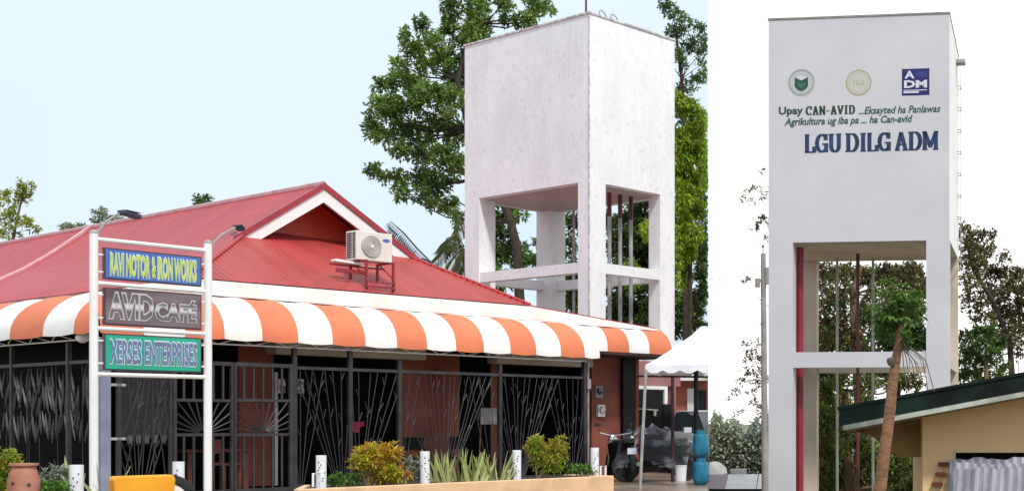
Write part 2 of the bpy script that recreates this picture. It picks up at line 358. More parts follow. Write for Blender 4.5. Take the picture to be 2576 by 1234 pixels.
# ------------------------------------------------------------------ ground
def gz(r, Y):
    if Y < 8: return 0
    t = min(1, max(0, (r+.1246)/.0016)); t = t*t*(3-2*t)
    s = min(1, (Y-8)/3)
    return -1.8*t*s
rs = [-9, -4, -2, -1.2, -.8, -.55, -.4, -.3, -.2, -.15, -.1246, -.1242, -.1238, -.1234, -.123, -.1, -.05, 0, .1, .3, .6, 1.2, 2.5, 5, 9]
ys = [-80, -20, 0, 4, 8, 9, 10, 11, 14, 18, 22, 26, 30, 36, 45, 60, 90, 150, 300, 700, 1500]
g = MB()
for Y in ys:
    for r in rs: g.v.append(Vector((r*max(Y, 8), Y, gz(r, Y))))
nr = len(rs)
g.f = [(j*nr+i, j*nr+i+1, (j+1)*nr+i+1, (j+1)*nr+i) for j in range(len(ys)-1) for i in range(nr-1)]
gd = g.build('ground', M['earth'], smooth=True); gd['kind'] = 'structure'
pav = MB()
pav.add([(-16, 12, .004), (-1.51, 12, .004), (-4.76, 38.0, .004), (-24, 38, .004)], [(0, 1, 2, 3)])
pv_o = pav.build('pavement', M['concrete']); pv_o['kind'] = 'structure'

# ------------------------------------------------------------------ lettering
def text_mb(mb, s, W, H, T, ext=.004, off=0., shear=0., stretch_to=True):
    """text fitted to W x H in the XZ plane of transform T (x right, z up, -y towards the viewer)"""
    cu = bpy.data.curves.new('t', 'FONT'); cu.body = s; cu.resolution_u = 2; cu.extrude = .01; cu.offset = off; cu.shear = shear
    o = bpy.data.objects.new('t', cu); col.objects.link(o)
    dg = bpy.context.evaluated_depsgraph_get(); me = bpy.data.meshes.new_from_object(o.evaluated_get(dg))
    vs = [v.co.copy() for v in me.vertices]; fs = [tuple(p.vertices) for p in me.polygons]
    bpy.data.objects.remove(o); bpy.data.curves.remove(cu); bpy.data.meshes.remove(me)
    x0 = min(v.x for v in vs)+off; x1 = max(v.x for v in vs)-off; y0 = min(v.y for v in vs)+off; y1 = max(v.y for v in vs)-off
    P = [((v.x-x0)/(x1-x0)*W, -ext if v.z > 0 else ext*.2, (v.y-y0)/(y1-y0)*H) for v in vs]
    mb.add(P, fs, T)
# slab-serif glyph strokes on a 0..1 box: polylines
def arc(cx, cy, rx, ry, a0, a1, n=10):
    return [(cx+rx*math.cos(R(a0+(a1-a0)*i/n)), cy+ry*math.sin(R(a0+(a1-a0)*i/n))) for i in range(n+1)]
GL = {
 'L': [[(.18, 0), (.18, 1)], [(.0, 1), (.4, 1)], [(0, 0), (.95, 0)], [(.95, 0), (.95, .3)]],
 'G': [arc(.5, .5, .42, .5, 50, 310), [(.86, .0), (.86, .45)], [(.55, .45), (1., .45)], [(.82, .7), (.82, 1)]],
 'U': [[(.18, 1), (.18, .3)]+arc(.5, .3, .32, .3, 180, 360)+[(.82, 1)], [(0, 1), (.38, 1)], [(.62, 1), (1, 1)]],
 'D': [[(.2, 0), (.2, 1)], [(0, 1), (.5, 1)]+arc(.5, .5, .4, .5, 90, -90)+[(0, 0)]],
 'I': [[(.5, 0), (.5, 1)], [(.15, 1), (.85, 1)], [(.15, 0), (.85, 0)]],
 'A': [[(.14, 0), (.48, 1)], [(.48, 1), (.86, 0)], [(.25, .32), (.72, .32)], [(0, 0), (.34, 0)], [(.64, 0), (1, 0)]],
 'M': [[(.14, 0), (.14, 1)], [(.14, 1), (.5, .15)], [(.5, .15), (.86, 1)], [(.86, 1), (.86, 0)], [(0, 0), (.3, 0)], [(.7, 0), (1, 0)], [(0, 1), (.2, 1)], [(.8, 1), (1, 1)]],
 'C': [arc(.52, .5, .44, .5, 40, 320), [(.88, .68), (.88, 1)]],
 'N': [[(.15, 0), (.15, 1)], [(.15, 1), (.85, 0)], [(.85, 0), (.85, 1)], [(0, 0), (.32, 0)], [(0, 1), (.2, 1)], [(.68, 1), (1, 1)]],
 'V': [[(.12, 1), (.5, 0)], [(.5, 0), (.88, 1)], [(0, 1), (.3, 1)], [(.7, 1), (1, 1)]],
 '-': [[(.15, .42), (.85, .42)]], 'u': [[(.2, .6), (.2, .2), (.5, 0), (.8, .15), (.8, .6)], [(.8, .6), (.8, 0)]],
 'p': [[(.2, .6), (.2, -.3)], arc(.5, .3, .3, .3, 0, 360)], 'a': [arc(.45, .3, .3, .3, 0, 360), [(.8, .6), (.8, 0)]],
 'y': [[(.15, .6), (.5, .05)], [(.85, .6), (.35, -.3)]], '.': [[(.4, 0), (.4, .08)]],
}
def strokes(mb, s, widths, gap, H, thick, thin, T, ext=.004):
    x = 0
    for ch in s:
        wd = widths.get(ch, widths['*'])
        if ch == ' ': x += wd+gap; continue
        for pl in GL[ch]:
            P = [Vector((x+a*wd, b*H)) for a, b in pl]
            for a, b in zip(P[:-1], P[1:]):
                d = b-a
                if d.length < 1e-6: continue
                dn = d.normalized(); th = thin+(thick-thin)*abs(dn.y)**1.5; nn = Vector((-dn.y, dn.x))*th/2; e = dn*thin*.3
                q = [a-e+nn, a-e-nn, b+e-nn, b+e+nn]
                mb.add([(p.x, -ext, p.y) for p in q]+[(p.x, .001, p.y) for p in q], [(0, 1, 2, 3), (4, 7, 6, 5), (0, 4, 5, 1), (1, 5, 6, 2), (2, 6, 7, 3), (3, 7, 4, 0)], T)
        x += wd+gap
    return x

# ------------------------------------------------------------------ café building (frame: u along the front, v inwards, z up)
C0 = cthing('cafe_building', 'single-storey café with red corrugated roof, white gable trim and orange and white striped awning', 'building', (0, 0, 0))
VE = .75; ZE = 3.55
UL, UR = 1.72, 8.555           # ends of the raised front eave
gl, gp, grt = Vector((3.907, 3.2, 4.62)), Vector((5.54, 3.2, 5.832)), Vector((7.546, 3.2, 4.574))
VF = 24.0                       # far end of the ridge
GW = 3.95                       # gable wall plane
def lp(u):                      # left slope profile
    t = (u-.75)/(gp.x-.75); a = 3.30+(4.62-3.30)/(gl.x-.75)*(u-.75)
    return a if u <= gl.x-.6 else None
prof = [(.75, 3.30), (1.72, 3.535), (2.3, 3.82), (2.9, 4.12), (3.4, 4.37), (3.907, 4.62), (4.5, 5.02), (5.0, 5.40), (5.54, 5.832)]
rt = MB(CF)
# left slope: the part up to the gable runs from the rake, the lower part from the eave corner
def vfront(u): 
    if u <= UL: return VE
    if u <= gl.x: return VE+(u-UL)/(gl.x-UL)*(gl.y-VE)
    return 3.2
def vback(u): return VF
rows = []
for u, z in prof:
    zf = z
    rows.append([(u, vfront(u)+(vback(u)-vfront(u))*k/6, z) for k in range(7)])
# front edge heights follow the hip line
for r_, (u, z) in zip(rows, prof):
    if UL <= u <= gl.x: pass
b0 = len(rt.v)
for r_ in rows: rt.v += [CF @ Vector(p) for p in r_]
for i in range(len(rows)-1):
    for k in range(6): rt.f.append((i*7+k, (i+1)*7+k, (i+1)*7+k+1, i*7+k+1))
rt.build('roof_slope', M['roof_v'], C0, smooth=True)
# right slope
r2 = MB(CF)
pr = [(5.54, 5.832), (6.5, 5.23), (7.546, 4.574), (8.56, 3.53), (9.6, 3.38), (12.1, 3.22)]
for i, (u, z) in enumerate(pr):
    vf = 3.2 if u <= 7.55 else VE+.03
    for k in range(3): r2.v.append(CF @ Vector((u, vf+(VF-vf)*k/2, z)))
r2.f = [(i*3+k, (i+1)*3+k, (i+1)*3+k+1, i*3+k+1) for i in range(len(pr)-1) for k in range(2)]
r2.build('roof_slope', M['roof_v'], C0, smooth=True)
# low strip roof to the right of the front apron
lr = MB(CF); lr.prism([(UR, VE, 3.50), (12.1, VE, 3.245), (12.1, VE, 3.29), (UR, VE, 3.56)], (0, 1.6, .14))
lr.build('side_roof', M['roof_red'], C0)
# apron
ap = MB(CF)
apts = [Vector((UL, VE, ZE-.03)), Vector((UR, VE, ZE)), Vector((grt.x, 3.2, grt.z)), Vector((grt.x-.15, GW+.02, grt.z+.28)), Vector((gl.x+.15, GW+.02, gl.z+.28)), Vector((gl.x, 3.2, gl.z))]
ap.quad(*apts); ap.build('roof_apron', M['roof_u'], C0)
# rake boards + trims
def rake(a, b, name_out, name_in):
    a = Vector(a); b = Vector(b)
    m = MB(CF); m.prism([a+Vector((0, -.03, .02)), b+Vector((0, -.03, .02)), b+Vector((0, -.03, -.10)), a+Vector((0, -.03, -.10))], (0, .12, 0))
    m.build(name_out, M['roof_red'], C0)
    m = MB(CF); m.prism([a+Vector((0, 0, -.104)), b+Vector((0, 0, -.104)), b+Vector((0, 0, -.36)), a+Vector((0, 0, -.33))], (0, .05, 0))
    m.build(name_in, M['white'], C0)
rake(gl+Vector((-.12, 0, .0)), gp, 'rake_trim', 'gable_board')
rake(grt+Vector((.12, 0, -.0)), gp, 'rake_trim', 'gable_board')
# ridge and hip caps
m = MB(CF); m.tube([gp+Vector((0, 0, 0)), (5.54, VF, 5.832)], .06, 6); m.build('ridge_cap', M['cap_pale'], C0)
m = MB(CF); m.tube([apts[1]+Vector((0, 0, .01)), grt+Vector((0, 0, .0))], .045, 6); m.build('hip_cap', M['roof_v'], C0)
m = MB(CF); m.tube([apts[0]+Vector((0, 0, .02)), gl+Vector((0, 0, .02))], .035, 6); m.build('hip_cap', M['roof_v'], C0)
sa = pu(232, 586, 5.5); sb = pu(0, 690, 4.0); m = MB(CF); m.tube([(5.45, sa.y, 5.80), (4.6, sa.y-.1, 5.11), (3.95, sa.y-.25, 4.66), (2.9, sa.y-.9, 4.13), (1.72, sa.y-1.9, 3.545), (.75, sa.y-2.8, 3.31)], .05, 6); m.build('hip_cap', M['cap_pale'], C0)
# gable wall and soffit
m = MB(CF); m.prism([(gl.x-.1, GW, 4.3), (grt.x+.1, GW, 4.3), (grt.x+.1, GW, grt.z-.06), (gp.x, GW, gp.z-.06), (gl.x-.1, GW, gl.z-.1)], (0, .1, 0)); m.build('gable_wall', M['gable_red'], C0)
# fascia (white), front and side
m = MB(CF)
m.prism([(UL-1.0, VE-.02, 3.26), (UR+3.6, VE-.02, 3.235), (UR+3.55, VE-.02, 3.27), (UR, VE-.02, 3.53), (UL, VE-.02, 3.50), (UL-1.0, VE-.02, 3.30)], (0, .06, 0))
m.build('fascia', M['fascia'], C0)
m = MB(CF); m.box((.69, .80, 3.20), (.75, 23.9, 3.285)); m.build('fascia', M['fascia'], C0)
m = MB(CF); m.box((.66, .7, 3.262), (.688, 23.9, 3.284)); m.build('gutter_line', M['roof_red'], C0)
# awnings: quarter barrel, alternating stripes
def arcpts(out, top, zb, zt, n=9):
    """profile from the bottom edge (distance out) to the top (distance top)"""
    P = [(out, zb-.05), (out, zb+.02)]
    for i in range(1, n+1):
        a = R(90*i/n); P.append((top-(top-out)*math.cos(a), zb+.02+(zt-zb-.02)*math.sin(a)))
    return P
def stripe(u0, u1, m_, PR, name='awning_stripe', side=False, clipv=None):
    mb = MB(CF); n = len(PR); K = 5; vs = []
    for k in range(K+1):
        u = u0+(u1-u0)*k/K; sag = .02*math.sin(math.pi*k/K)
        for (d, z) in PR:
            w_ = max(u, d+.001)
            vs.append(((d, w_, z-sag) if side else (w_, d, z-sag)))
    mb.add(vs, [(k*n+i, (k+1)*n+i, (k+1)*n+i+1, k*n+i+1) for k in range(K) for i in range(n-1)])
    o = mb.build(name, m_, C0, smooth=True)
    return o
PR = arcpts(-.2, .78, 2.55, 3.25)
us = [.28]
uo = 2.387                       # the first orange stripe seen beside the sign
edges = [uo+.616*k for k in range(-4, 12)]
edges[0] = max(edges[0], -.2)
for k in range(-4, 11):
    a, b = uo+.616*k, uo+.616*(k+1)
    if b <= .0: continue
    stripe(max(a, -.2), b, M['orange'] if k % 2 == 0 else M['cream_stripe'], PR)
stripe(uo+.616*11, 9.55, M['orange'] if 11 % 2 == 0 else M['cream_stripe'], PR)
m = MB(CF); m.prism([(9.552, d, z) for d, z in PR]+[(9.552, .78, 2.5)], (.012, 0, 0)); m.build('awning_end', M['cream_stripe'], C0)
PR2 = arcpts(.35, .8, 2.74, 3.24)
x2 = [9.57, 10.28, 10.9, 11.5, 12.17]
for i in range(4): stripe(x2[i], x2[i+1], (M['cream_stripe'], M['orange'], M['cream_stripe'], M['orange'])[i], PR2)
m = MB(CF); m.prism([(12.172, d, z) for d, z in PR2]+[(12.172, .8, 2.7)], (.012, 0, 0)); m.build('awning_end', M['cream_stripe'], C0)
# left awning along v
PL = PR
ls = [pu(x, 857, -.2).y for x in (-90, -60, 35, 95, 185, 225)]
ve = [-.1, pu(185, 835, -.2).y, pu(108, 845, -.2).y, pu(24, 855, -.2).y]
d_ = ve[2]-ve[1]
ve = [ve[1]-d_, ve[1], ve[2], ve[3], *[ve[3]+k*d_ for k in range(1, 14)]]
ve[0] = -.2
for i in range(len(ve)-1): stripe(ve[i], ve[i+1], M['orange'] if i % 2 == 0 else M['cream_stripe'], PL, side=True)
m = MB(CF); m.tube([(.78, .74, 3.262), (9.55, .74, 3.262)], .012, 5); m.tube([(9.56, .77, 3.25), (12.3, .77, 3.24)], .01, 5); m.build('awning_rail', M['pole'], C0)
# truss under the front and side awnings
def truss(a, b, n, side, nm='awning_truss'):
    t = MB(CF)
    P = lambda s, z, o=0: ((o, s, z) if side else (s, o, z))
    t.tube([P(a, 2.43), P(b, 2.43)], .014, 5); t.tube([P(a, 2.52, -.1), P(b, 2.52, -.1)], .012, 5)
    for i in range(n):
        s0 = a+(b-a)*i/n; s1 = a+(b-a)*(i+.5)/n; s2 = a+(b-a)*(i+1)/n
        t.tube([P(s0, 2.43), P(s1, 2.52, -.1)], .007, 4); t.tube([P(s1, 2.52, -.1), P(s2, 2.43)], .007, 4)
    t.build(nm, M['white'], C0)
truss(0, 9.39, 16, False); truss(0, ve[-1], 20, True)
for p_, q_ in (((.8, 8.01, 0), (.92, 23.8, 3.25)), ((11.9, 1.2, 0), (12.0, 23.8, 3.15)), ((.921, 23.7, 0), (11.89, 23.8, 3.3))):
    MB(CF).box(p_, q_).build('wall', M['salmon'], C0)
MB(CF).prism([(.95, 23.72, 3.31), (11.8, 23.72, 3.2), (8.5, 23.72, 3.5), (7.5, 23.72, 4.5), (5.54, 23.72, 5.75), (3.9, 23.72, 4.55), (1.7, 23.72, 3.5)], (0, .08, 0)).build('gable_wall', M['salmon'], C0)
# ceiling, floor, back walls
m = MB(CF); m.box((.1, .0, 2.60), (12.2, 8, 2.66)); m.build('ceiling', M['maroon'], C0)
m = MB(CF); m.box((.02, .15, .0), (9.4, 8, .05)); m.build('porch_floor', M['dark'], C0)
VW = 2.3
def wx(x): return U(x, VW)
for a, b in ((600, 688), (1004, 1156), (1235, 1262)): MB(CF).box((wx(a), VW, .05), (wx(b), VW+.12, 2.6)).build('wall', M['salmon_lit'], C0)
for a, b in ((430, 600), (694, 996), (1156, 1235), (1262, 1505)): MB(CF).box((wx(a)+.002, VW+.03, .05), (wx(b)-.002, VW+.1, 2.6)).build('doorway', M['dark'], C0)  # solid dark slabs in the openings, painted as the shade behind them
for x in (691, 1000):
    m = MB(CF); m.box((wx(x-3.5), VW-.06, .05 if x < 900 else .75), (wx(x+3.5), VW-.005, 2.1)); m.build('door_jamb', M['white'], C0)
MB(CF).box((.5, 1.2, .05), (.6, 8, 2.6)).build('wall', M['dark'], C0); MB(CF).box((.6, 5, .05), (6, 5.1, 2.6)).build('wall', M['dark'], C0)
MB(CF).box((U(1592, .5), .42, 2.62), (12.3, 1.7, 2.70)).build('soffit', M['white'], C0)
# box valances hanging below the porch ceiling
for a, b, y0, y1 in ((694, 1072, 868, 908), (1250, 1492, 892, 925)):
    p0 = pv(a, y0, 1.0); p1 = pv(b, y1, 1.0)
    m = MB(CF); m.box((p0.x, 1.0, 2.37), (p1.x, 1.3, 2.595)); m.build('lintel_beam', M['tower_inner'], C0)
# end wall to the right of the porch
UE0, UE1 = U(1487, 1.0), U(1592, 1.0)
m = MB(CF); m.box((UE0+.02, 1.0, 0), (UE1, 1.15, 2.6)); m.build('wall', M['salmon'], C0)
m = MB(CF); m.box((U(1568, .9), .9, 0), (U(1596, .9), .99, 2.72)); m.build('column', M['black'], C0)
m = MB(CF); m.box((UE1, 1.9, 2.05), (U(1712, 1.9), 2.05, 2.62)); m.build('lintel', M['pink'], C0)
m = MB(CF); m.box((U(1690, 1.9), 1.9, 0), (U(1700, 1.9), 2.05, 2.05)); m.build('column', M['pink'], C0)
m = MB(CF); a = pv(1596, 955, 1.8); b = pv(1672, 965, 1.8); m.box((a.x, 1.8, 1.96), (b.x, 1.88, 2.04)); m.box((b.x-.0, 1.8, 1.35), (b.x+.1, 1.88, 2.04)); m.build('door_frame', M['white'], C0)
# security gate in the side passage
G1 = cthing('metal_gate', 'solid black metal gate with a pale slide bolt behind the leaning steel pole', 'gate', (U(1640, 1.7), 1.7, 0))
m = MB(CF); m.box((UE1+.02, 1.72, .03), (U(1668, 1.72), 1.76, 1.95)); m.box((U(1668, 1.72), 1.7, .03), (U(1694, 1.7), 1.75, 1.62)); m.build('gate_leaf', M['black'], G1)
m = MB(CF); a = pv(1602, 1027, 1.66); b = pv(1655, 1031, 1.66); m.tube([a, b], .018, 6); m.cbox(b+Vector((-.1, 0, -.06)), (.06, .04, .14)); m.build('slide_bolt', M['galv'], G1)
# electricity meters
for i, (x, y, lb) in enumerate(((1504, 985, 'round grey electricity meter on the salmon wall, upper of the two'), (1510, 1032, 'pale boxy electricity meter on the salmon wall, lower of the two'))):
    p = pv(x, y, .98)
    t = cthing('electricity_meter', lb, 'meter', p-Vector((0, 0, .12)), 'electricity meters on the salmon wall')
    m = MB(CF); m.cbox(p, (.2, .1, .26)); m.build('meter_box', M['grey_board' if i == 0 else 'ac'], t, bevel=.01)
    m = MB(CF); m.lathe([(.075, 0), (.07, .05), (.0, .055)], seg=12, M=Matrix.Translation(p+Vector((0, -.05, .02))) @ Matrix.Rotation(R(90), 4, 'X')); m.build('dial', M['glass'] if i == 0 else M['poster'], t)
# conduit post at the awning end
t = cthing('downpipe', 'thin grey downpipe with cable boxes at the right end of the fence', 'pipe', (U(1476), .05, 0))
m = MB(CF); m.tube([(U(1482), .03, 0), (U(1482), .03, 2.43)], .022, 6); m.build('pipe', M['galv'], t)
m = MB(CF); m.cbox(pv(1479, 965, .0), (.09, .09, .2)); m.build('cable_box', M['grey_board'], t)

# ------------------------------------------------------------------ iron fence and gates
def thin(mb, a, b, r=.011, v=0., taper=False):
    mb.tube([Vector((a[0], v, a[1])), Vector((b[0], v, b[1]))], [r, r*.6] if taper else r, 4)
FT = 2.12
FN = cthing('iron_fence', 'dark grey iron fence of branch-like rods along the café front', 'fence', (U(1100), 0, 0))
posts = [740, 880, 1004, 1257, 1470]
for x in posts:
    top = 2.42 if x in (740, 880, 1470) else 2.3
    m = MB(CF); r = .035 if x != 1470 else .045; m.box((U(x)-r, -r, 0), (U(x)+r, r, top)); m.build('post', M['fence'], FN)
m = MB(CF); m.box((U(740)+.036, -.025, FT-.05), (U(1470)-.046, .025, FT)); m.build('top_rail', M['fence_light'], FN)
m = MB(CF); m.box((U(740)+.036, -.02, .12), (U(1470)-.046, .02, .16)); m.build('bottom_rail', M['fence'], FN)
def fan_panel(u0, u1, fans, seed, name='rod_panel', mt='fence', parent=None, v=0., side=False):
    rr = random.Random(seed); mb = MB(CF)
    P = (lambda a, z: Vector((v, a, z))) if side else (lambda a, z: Vector((a, v, z)))
    for (uc, zc, n, spread, up) in fans:
        for i in range(n):
            t = (i+.5)/n*2-1
            ut = uc+t*spread+rr.uniform(-.03, .03); ub = uc+t*spread*.16
            z0, z1 = (.16, FT-.06)
            if not up: ub, ut = ut, ub
            # clip to panel
            A = Vector((ub, z0)); B = Vector((ut, z1))
            def cl(A, B):
                for lo, s in ((u0, 1), (u1, -1)):
                    if (B.x-lo)*s < 0 and (A.x-lo)*s > 0: k = (lo-A.x)/(B.x-A.x); B = A+(B-A)*k
                return B
            if not (u0 <= A.x <= u1):
                if not (u0 <= B.x <= u1): continue
                A, B = B, A
            B = cl(A, B)
            mid = A+(B-A)*.5+Vector((rr.uniform(-.02, .02), 0))
            mb.tube([P(A.x, A.y), P(mid.x, mid.y), P(B.x, B.y)], .008, 4)
            d = (B-A).normalized(); L_ = (B-A).length
            for q in range(int(L_/.9)):
                s = rr.uniform(.3, .95); c = A+(B-A)*s; sg = 1 if (q+i) % 2 else -1
                e = c+Vector((d.x*.1+sg*.06, .15 if up else -.05+.15))
                if u0 < e.x < u1 and e.y < z1: mb.tube([P(c.x, c.y), P(e.x, e.y)], .008, 4)
    return mb.build(name, M[mt], parent)
fan_panel(U(740)+.04, U(880)-.04, [(U(862), 0, 11, .95, True), (U(755), 0, 5, .5, True)], 1, parent=FN, mt='fence_light')
fan_panel(U(880)+.04, U(1004)-.04, [(U(905), 0, 11, 1.0, True)], 2, parent=FN, mt='fence_light')
fan_panel(U(1004)+.04, U(1257)-.04, [(U(1115), 0, 17, 1.15, True), (U(1240), 0, 5, .7, True), (U(1010), 0, 5, .5, True)], 3, parent=FN, mt='fence_light')
fan_panel(U(1257)+.04, U(1470)-.04, [(U(1303), 0, 15, 1.1, True), (U(1440), 0, 9, .8, True)], 4, parent=FN, mt='fence_light')
# gate leaves
def gate_leaf(x0, x1, label):
    u0, u1 = U(x0), U(x1); t = cthing('iron_gate', label, 'gate', (u0, 0, 0), 'sunburst gate leaves of the café')
    zt, zm, zb = 2.12, HC+(HY-1006)/F_*(OY+u0*UY+.4), HC+(HY-1092)/F_*(OY+u0*UY+.4)
    fr = MB(CF)
    for a in (u0, u1): fr.box((a-.035, -.03, .06), (a+.035, .03, zt+.03))
    for z in (zt, .1): fr.box((u0+.036, -.024, z-.03), (u1-.036, .024, z+.03))
    fr.build('gate_frame', M['fence_light'], t)
    for z in (zm, zb): MB(CF).box((u0+.036, -.02, z-.022), (u1-.036, .02, z+.022)).build('cross_rail', M['fence_light'], t)
    n = 6
    for i in range(1, n):
        u = u0+(u1-u0)*i/n
        for za, zz in ((zm+.023, zt-.03), (.13, zb-.023)): MB(CF).box((u-.014, -.012, za), (u+.014, .012, zz)).build('bar', M['fence_light'], t)
    s = MB(CF); uc = (u0+u1)/2; H = zm-zb; W = (u1-u0)/2-.04
    for i in range(1, 14):
        a = math.pi*i/14; dx, dz = math.cos(a), math.sin(a)
        k = min(W/abs(dx) if abs(dx) > 1e-3 else 9, H/dz)
        s.tube([Vector((uc+dx*.08, 0, zb+.02+dz*.05)), Vector((uc+dx*k, 0, zb+dz*k))], .012, 4)
    s.build('sunburst', M['fence_light'], t)
gate_leaf(437, 585, 'left leaf of the iron sunburst gate, partly behind the white sign post')
gate_leaf(589, 732, 'right leaf of the iron sunburst gate, in front of the salmon door wall')
F2 = cthing('iron_fence', 'short iron rod fence panel below the green sign, left of the sunburst gates', 'fence', (U(300), 0, 0))
for x in (298, 430):
    m = MB(CF); m.box((U(x)-.03, -.03, 0), (U(x)+.03, .03, 2.15)); m.build('post', M['fence'], F2)
m = MB(CF); m.box((U(298)+.031, -.025, FT-.05), (U(430)-.031, .025, FT)); m.build('top_rail', M['fence'], F2)
fan_panel(U(298)+.03, U(430)-.03, [(U(350), 0, 9, .8, True), (U(385), 0, 7, .8, False)], 5, parent=F2, mt='fence_light')
CP = cthing('corner_column', 'blue-grey corner column of the café porch behind the sign post', 'column', (.03, 0, 0))
m = MB(CF); m.box((-.02, -.09, 0), (.12, .09, 2.4)); m.build('shaft', M['pillar'], CP)
m = MB(CF)
for z in (1.75, .95): m.box((.121, -.03, z-.02), (.36, .03, z+.02))
m.build('hinge_bar', M['galv'], CP)
# side fence, receding along the left side of the café
F3 = cthing('side_fence', 'dark iron fence with long leaf-shaped bars left of the sign', 'fence', (0, 2.5, 0))
for v_ in (1.0, 3.0, 5.0):
    m = MB(CF); m.box((-.03, v_-.03, 0), (.03, v_+.03, 2.4)); m.build('post', M['fence'], F3)
m = MB(CF); m.box((-.02, .2, FT-.05), (.02, 5.6, FT)); m.box((-.02, .2, .1), (.02, 5.6, .14)); m.build('rail', M['fence'], F3)
rr = random.Random(5)
for (va, vb) in ((.2, 1.0), (1.0, 3.0), (3.0, 5.0)):
    mb = MB(CF); v_ = va+.08
    while v_ < vb-.05:
        for z0 in (.95, 1.35, 1.65):
            if rr.random() < .25: continue
            h = rr.uniform(.3, .48); tl = rr.uniform(-.09, .09); z = z0+rr.uniform(-.1, .1); z = min(z, 2.05-h)
            mb.tube([(0, v_-tl, z), (0, v_-tl*.4, z+h*.3), (0, v_+tl*.3, z+h*.65), (0, v_+tl, z+h)], [.004, .02, .017, .004], 5)
        if rr.random() < .4: mb.tube([(0.03, v_, .14), (.03, v_+rr.uniform(-.1, .1), 2.07)], .006, 4)
        v_ += rr.uniform(.085, .13)
    mb.build('leaf_bar_panel', M['fence_light'], F3)

# ------------------------------------------------------------------ things inside the porch
def chair(label, uvz, rot, mt):
    t = cthing('chair', label, 'chair', uvz, 'chairs in the café porch'); T = Matrix.Translation(Vector(uvz)) @ Matrix.Rotation(rot, 4, 'Z'); FF = CF @ T
    m = MB(FF); m.cbox((0, 0, .45), (.42, .42, .04)); m.build('seat', M[mt], t, bevel=.01)
    m = MB(FF); m.box((-.2, .18, .62), (.2, .21, .86)); m.box((-.2, .18, .47), (-.17, .21, .62)); m.box((.17, .18, .47), (.2, .21, .62)); m.build('backrest', M[mt], t, bevel=.01)
    for a in (-.18, .18):
        for b in (-.18, .18): m = MB(FF); m.box((a-.018, b-.018, 0), (a+.018, b+.018, .43)); m.build('leg', M[mt], t)
chair('brown wooden chair seen through the left sunburst gate leaf', (U(560, .9), .9, .05), .4, 'wood')
chair('dark chair behind the fence left of the salmon wall', (U(1035, 1.3), 1.3, .05), 2.8, 'black')
chair('dark chair behind the fence under the easel board', (U(1170, 1.2), 1.2, .05), .2, 'black')
t = cthing('table', 'dark wooden table with a reddish edge behind the left gate leaf', 'table', (U(520, 1.5), 1.5, .05))
m = MB(CF); c = Vector((U(530, 1.5), 1.5, .72)); m.cbox(c, (1.1, .6, .05)); m.build('tabletop', M['wood'], t, bevel=.01)
for a in (-.48, .48):
    for b in (-.24, .24): m = MB(CF); m.box((c.x+a-.03, c.y+b-.03, .05), (c.x+a+.03, c.y+b+.03, .694)); m.build('leg', M['wood'], t)
p = pv(892, 1073, 1.2)
m = MB(CF); m.cbox(p, (.16, .1, .2), (0, .2, .1)); m.cbox(p+Vector((.12, 0, .05)), (.12, .08, .1), (0, -.3, 0))
single('cloth', 'small crimson cloth hanging behind the fence next to the second post', 'cloth', m, M['red'], CF @ p, bevel=.02)
t = cthing('menu_board', 'white and grey menu board hung high behind the right gate leaf', 'board', pv(722, 970, 1.6))
for a, b in ((700, 718), (730, 765)):
    p0 = pv(a, 952, 1.6); p1 = pv(b, 988, 1.6); m = MB(CF); m.box((p0.x, 1.6, p1.z), (p1.x, 1.63, p0.z)); m.build('panel', M['poster'], t)
p0 = pv(1210, 1025, .7); p1 = pv(1262, 1066, .7)
t = cthing('easel', 'grey framed board on an easel behind the fence, in front of the dark doorway', 'easel', ((p0.x+p1.x)/2, .7, .05))
m = MB(CF); m.box((p0.x, .7, p1.z), (p1.x, .73, p0.z)); m.build('board', M['grey_board'], t)
for a, c_ in ((p0.x+.05, -.04), (p1.x-.05, .04)): m = MB(CF); m.tube([(a, .74, p0.z), (a+c_, .8, .05)], .014, 4); m.build('leg', M['wood'], t)
t = cthing('shutter', 'grey rolled shutter with small cups on a shelf behind the short fence panel', 'shutter', (U(350, 1.4), 1.4, .05))
p0 = pv(300, 950, 1.1); p1 = pv(422, 1105, 1.1)
m = MB(CF); m.box((p0.x, 1.1, p1.z), (p1.x, 1.14, 2.3)); m.build('shutter_sheet', mat('grey_shutter', (.11, .1, .105), (.07, .065, .07), 3, .6, stretch=(1, 1, 6)), t)
m = MB(CF); m.box((p0.x, .95, p1.z-.09), (p1.x, 1.16, p1.z-.05)); m.build('shelf', M['black'], t)
for i in range(5):
    m = MB(CF); x_ = p0.x+.12+i*.13; m.lathe([(.035, 0), (.045, .1), (.05, .13)], (x_, 1.02, p1.z-.05), 10); m.build('cup', M['grey_board'], t)
t = cthing('hanging_lamp', 'small white lamp under the awning edge left of the sign', 'lamp', pu(210, 846, .02))
p = pu(208, 848, -.05); m = MB(CF); m.lathe([(.02, .07), (.09, .03), (.1, 0), (.08, -.05), (.03, -.08)], p, 12); m.build('globe', M['white'], t, smooth=True)

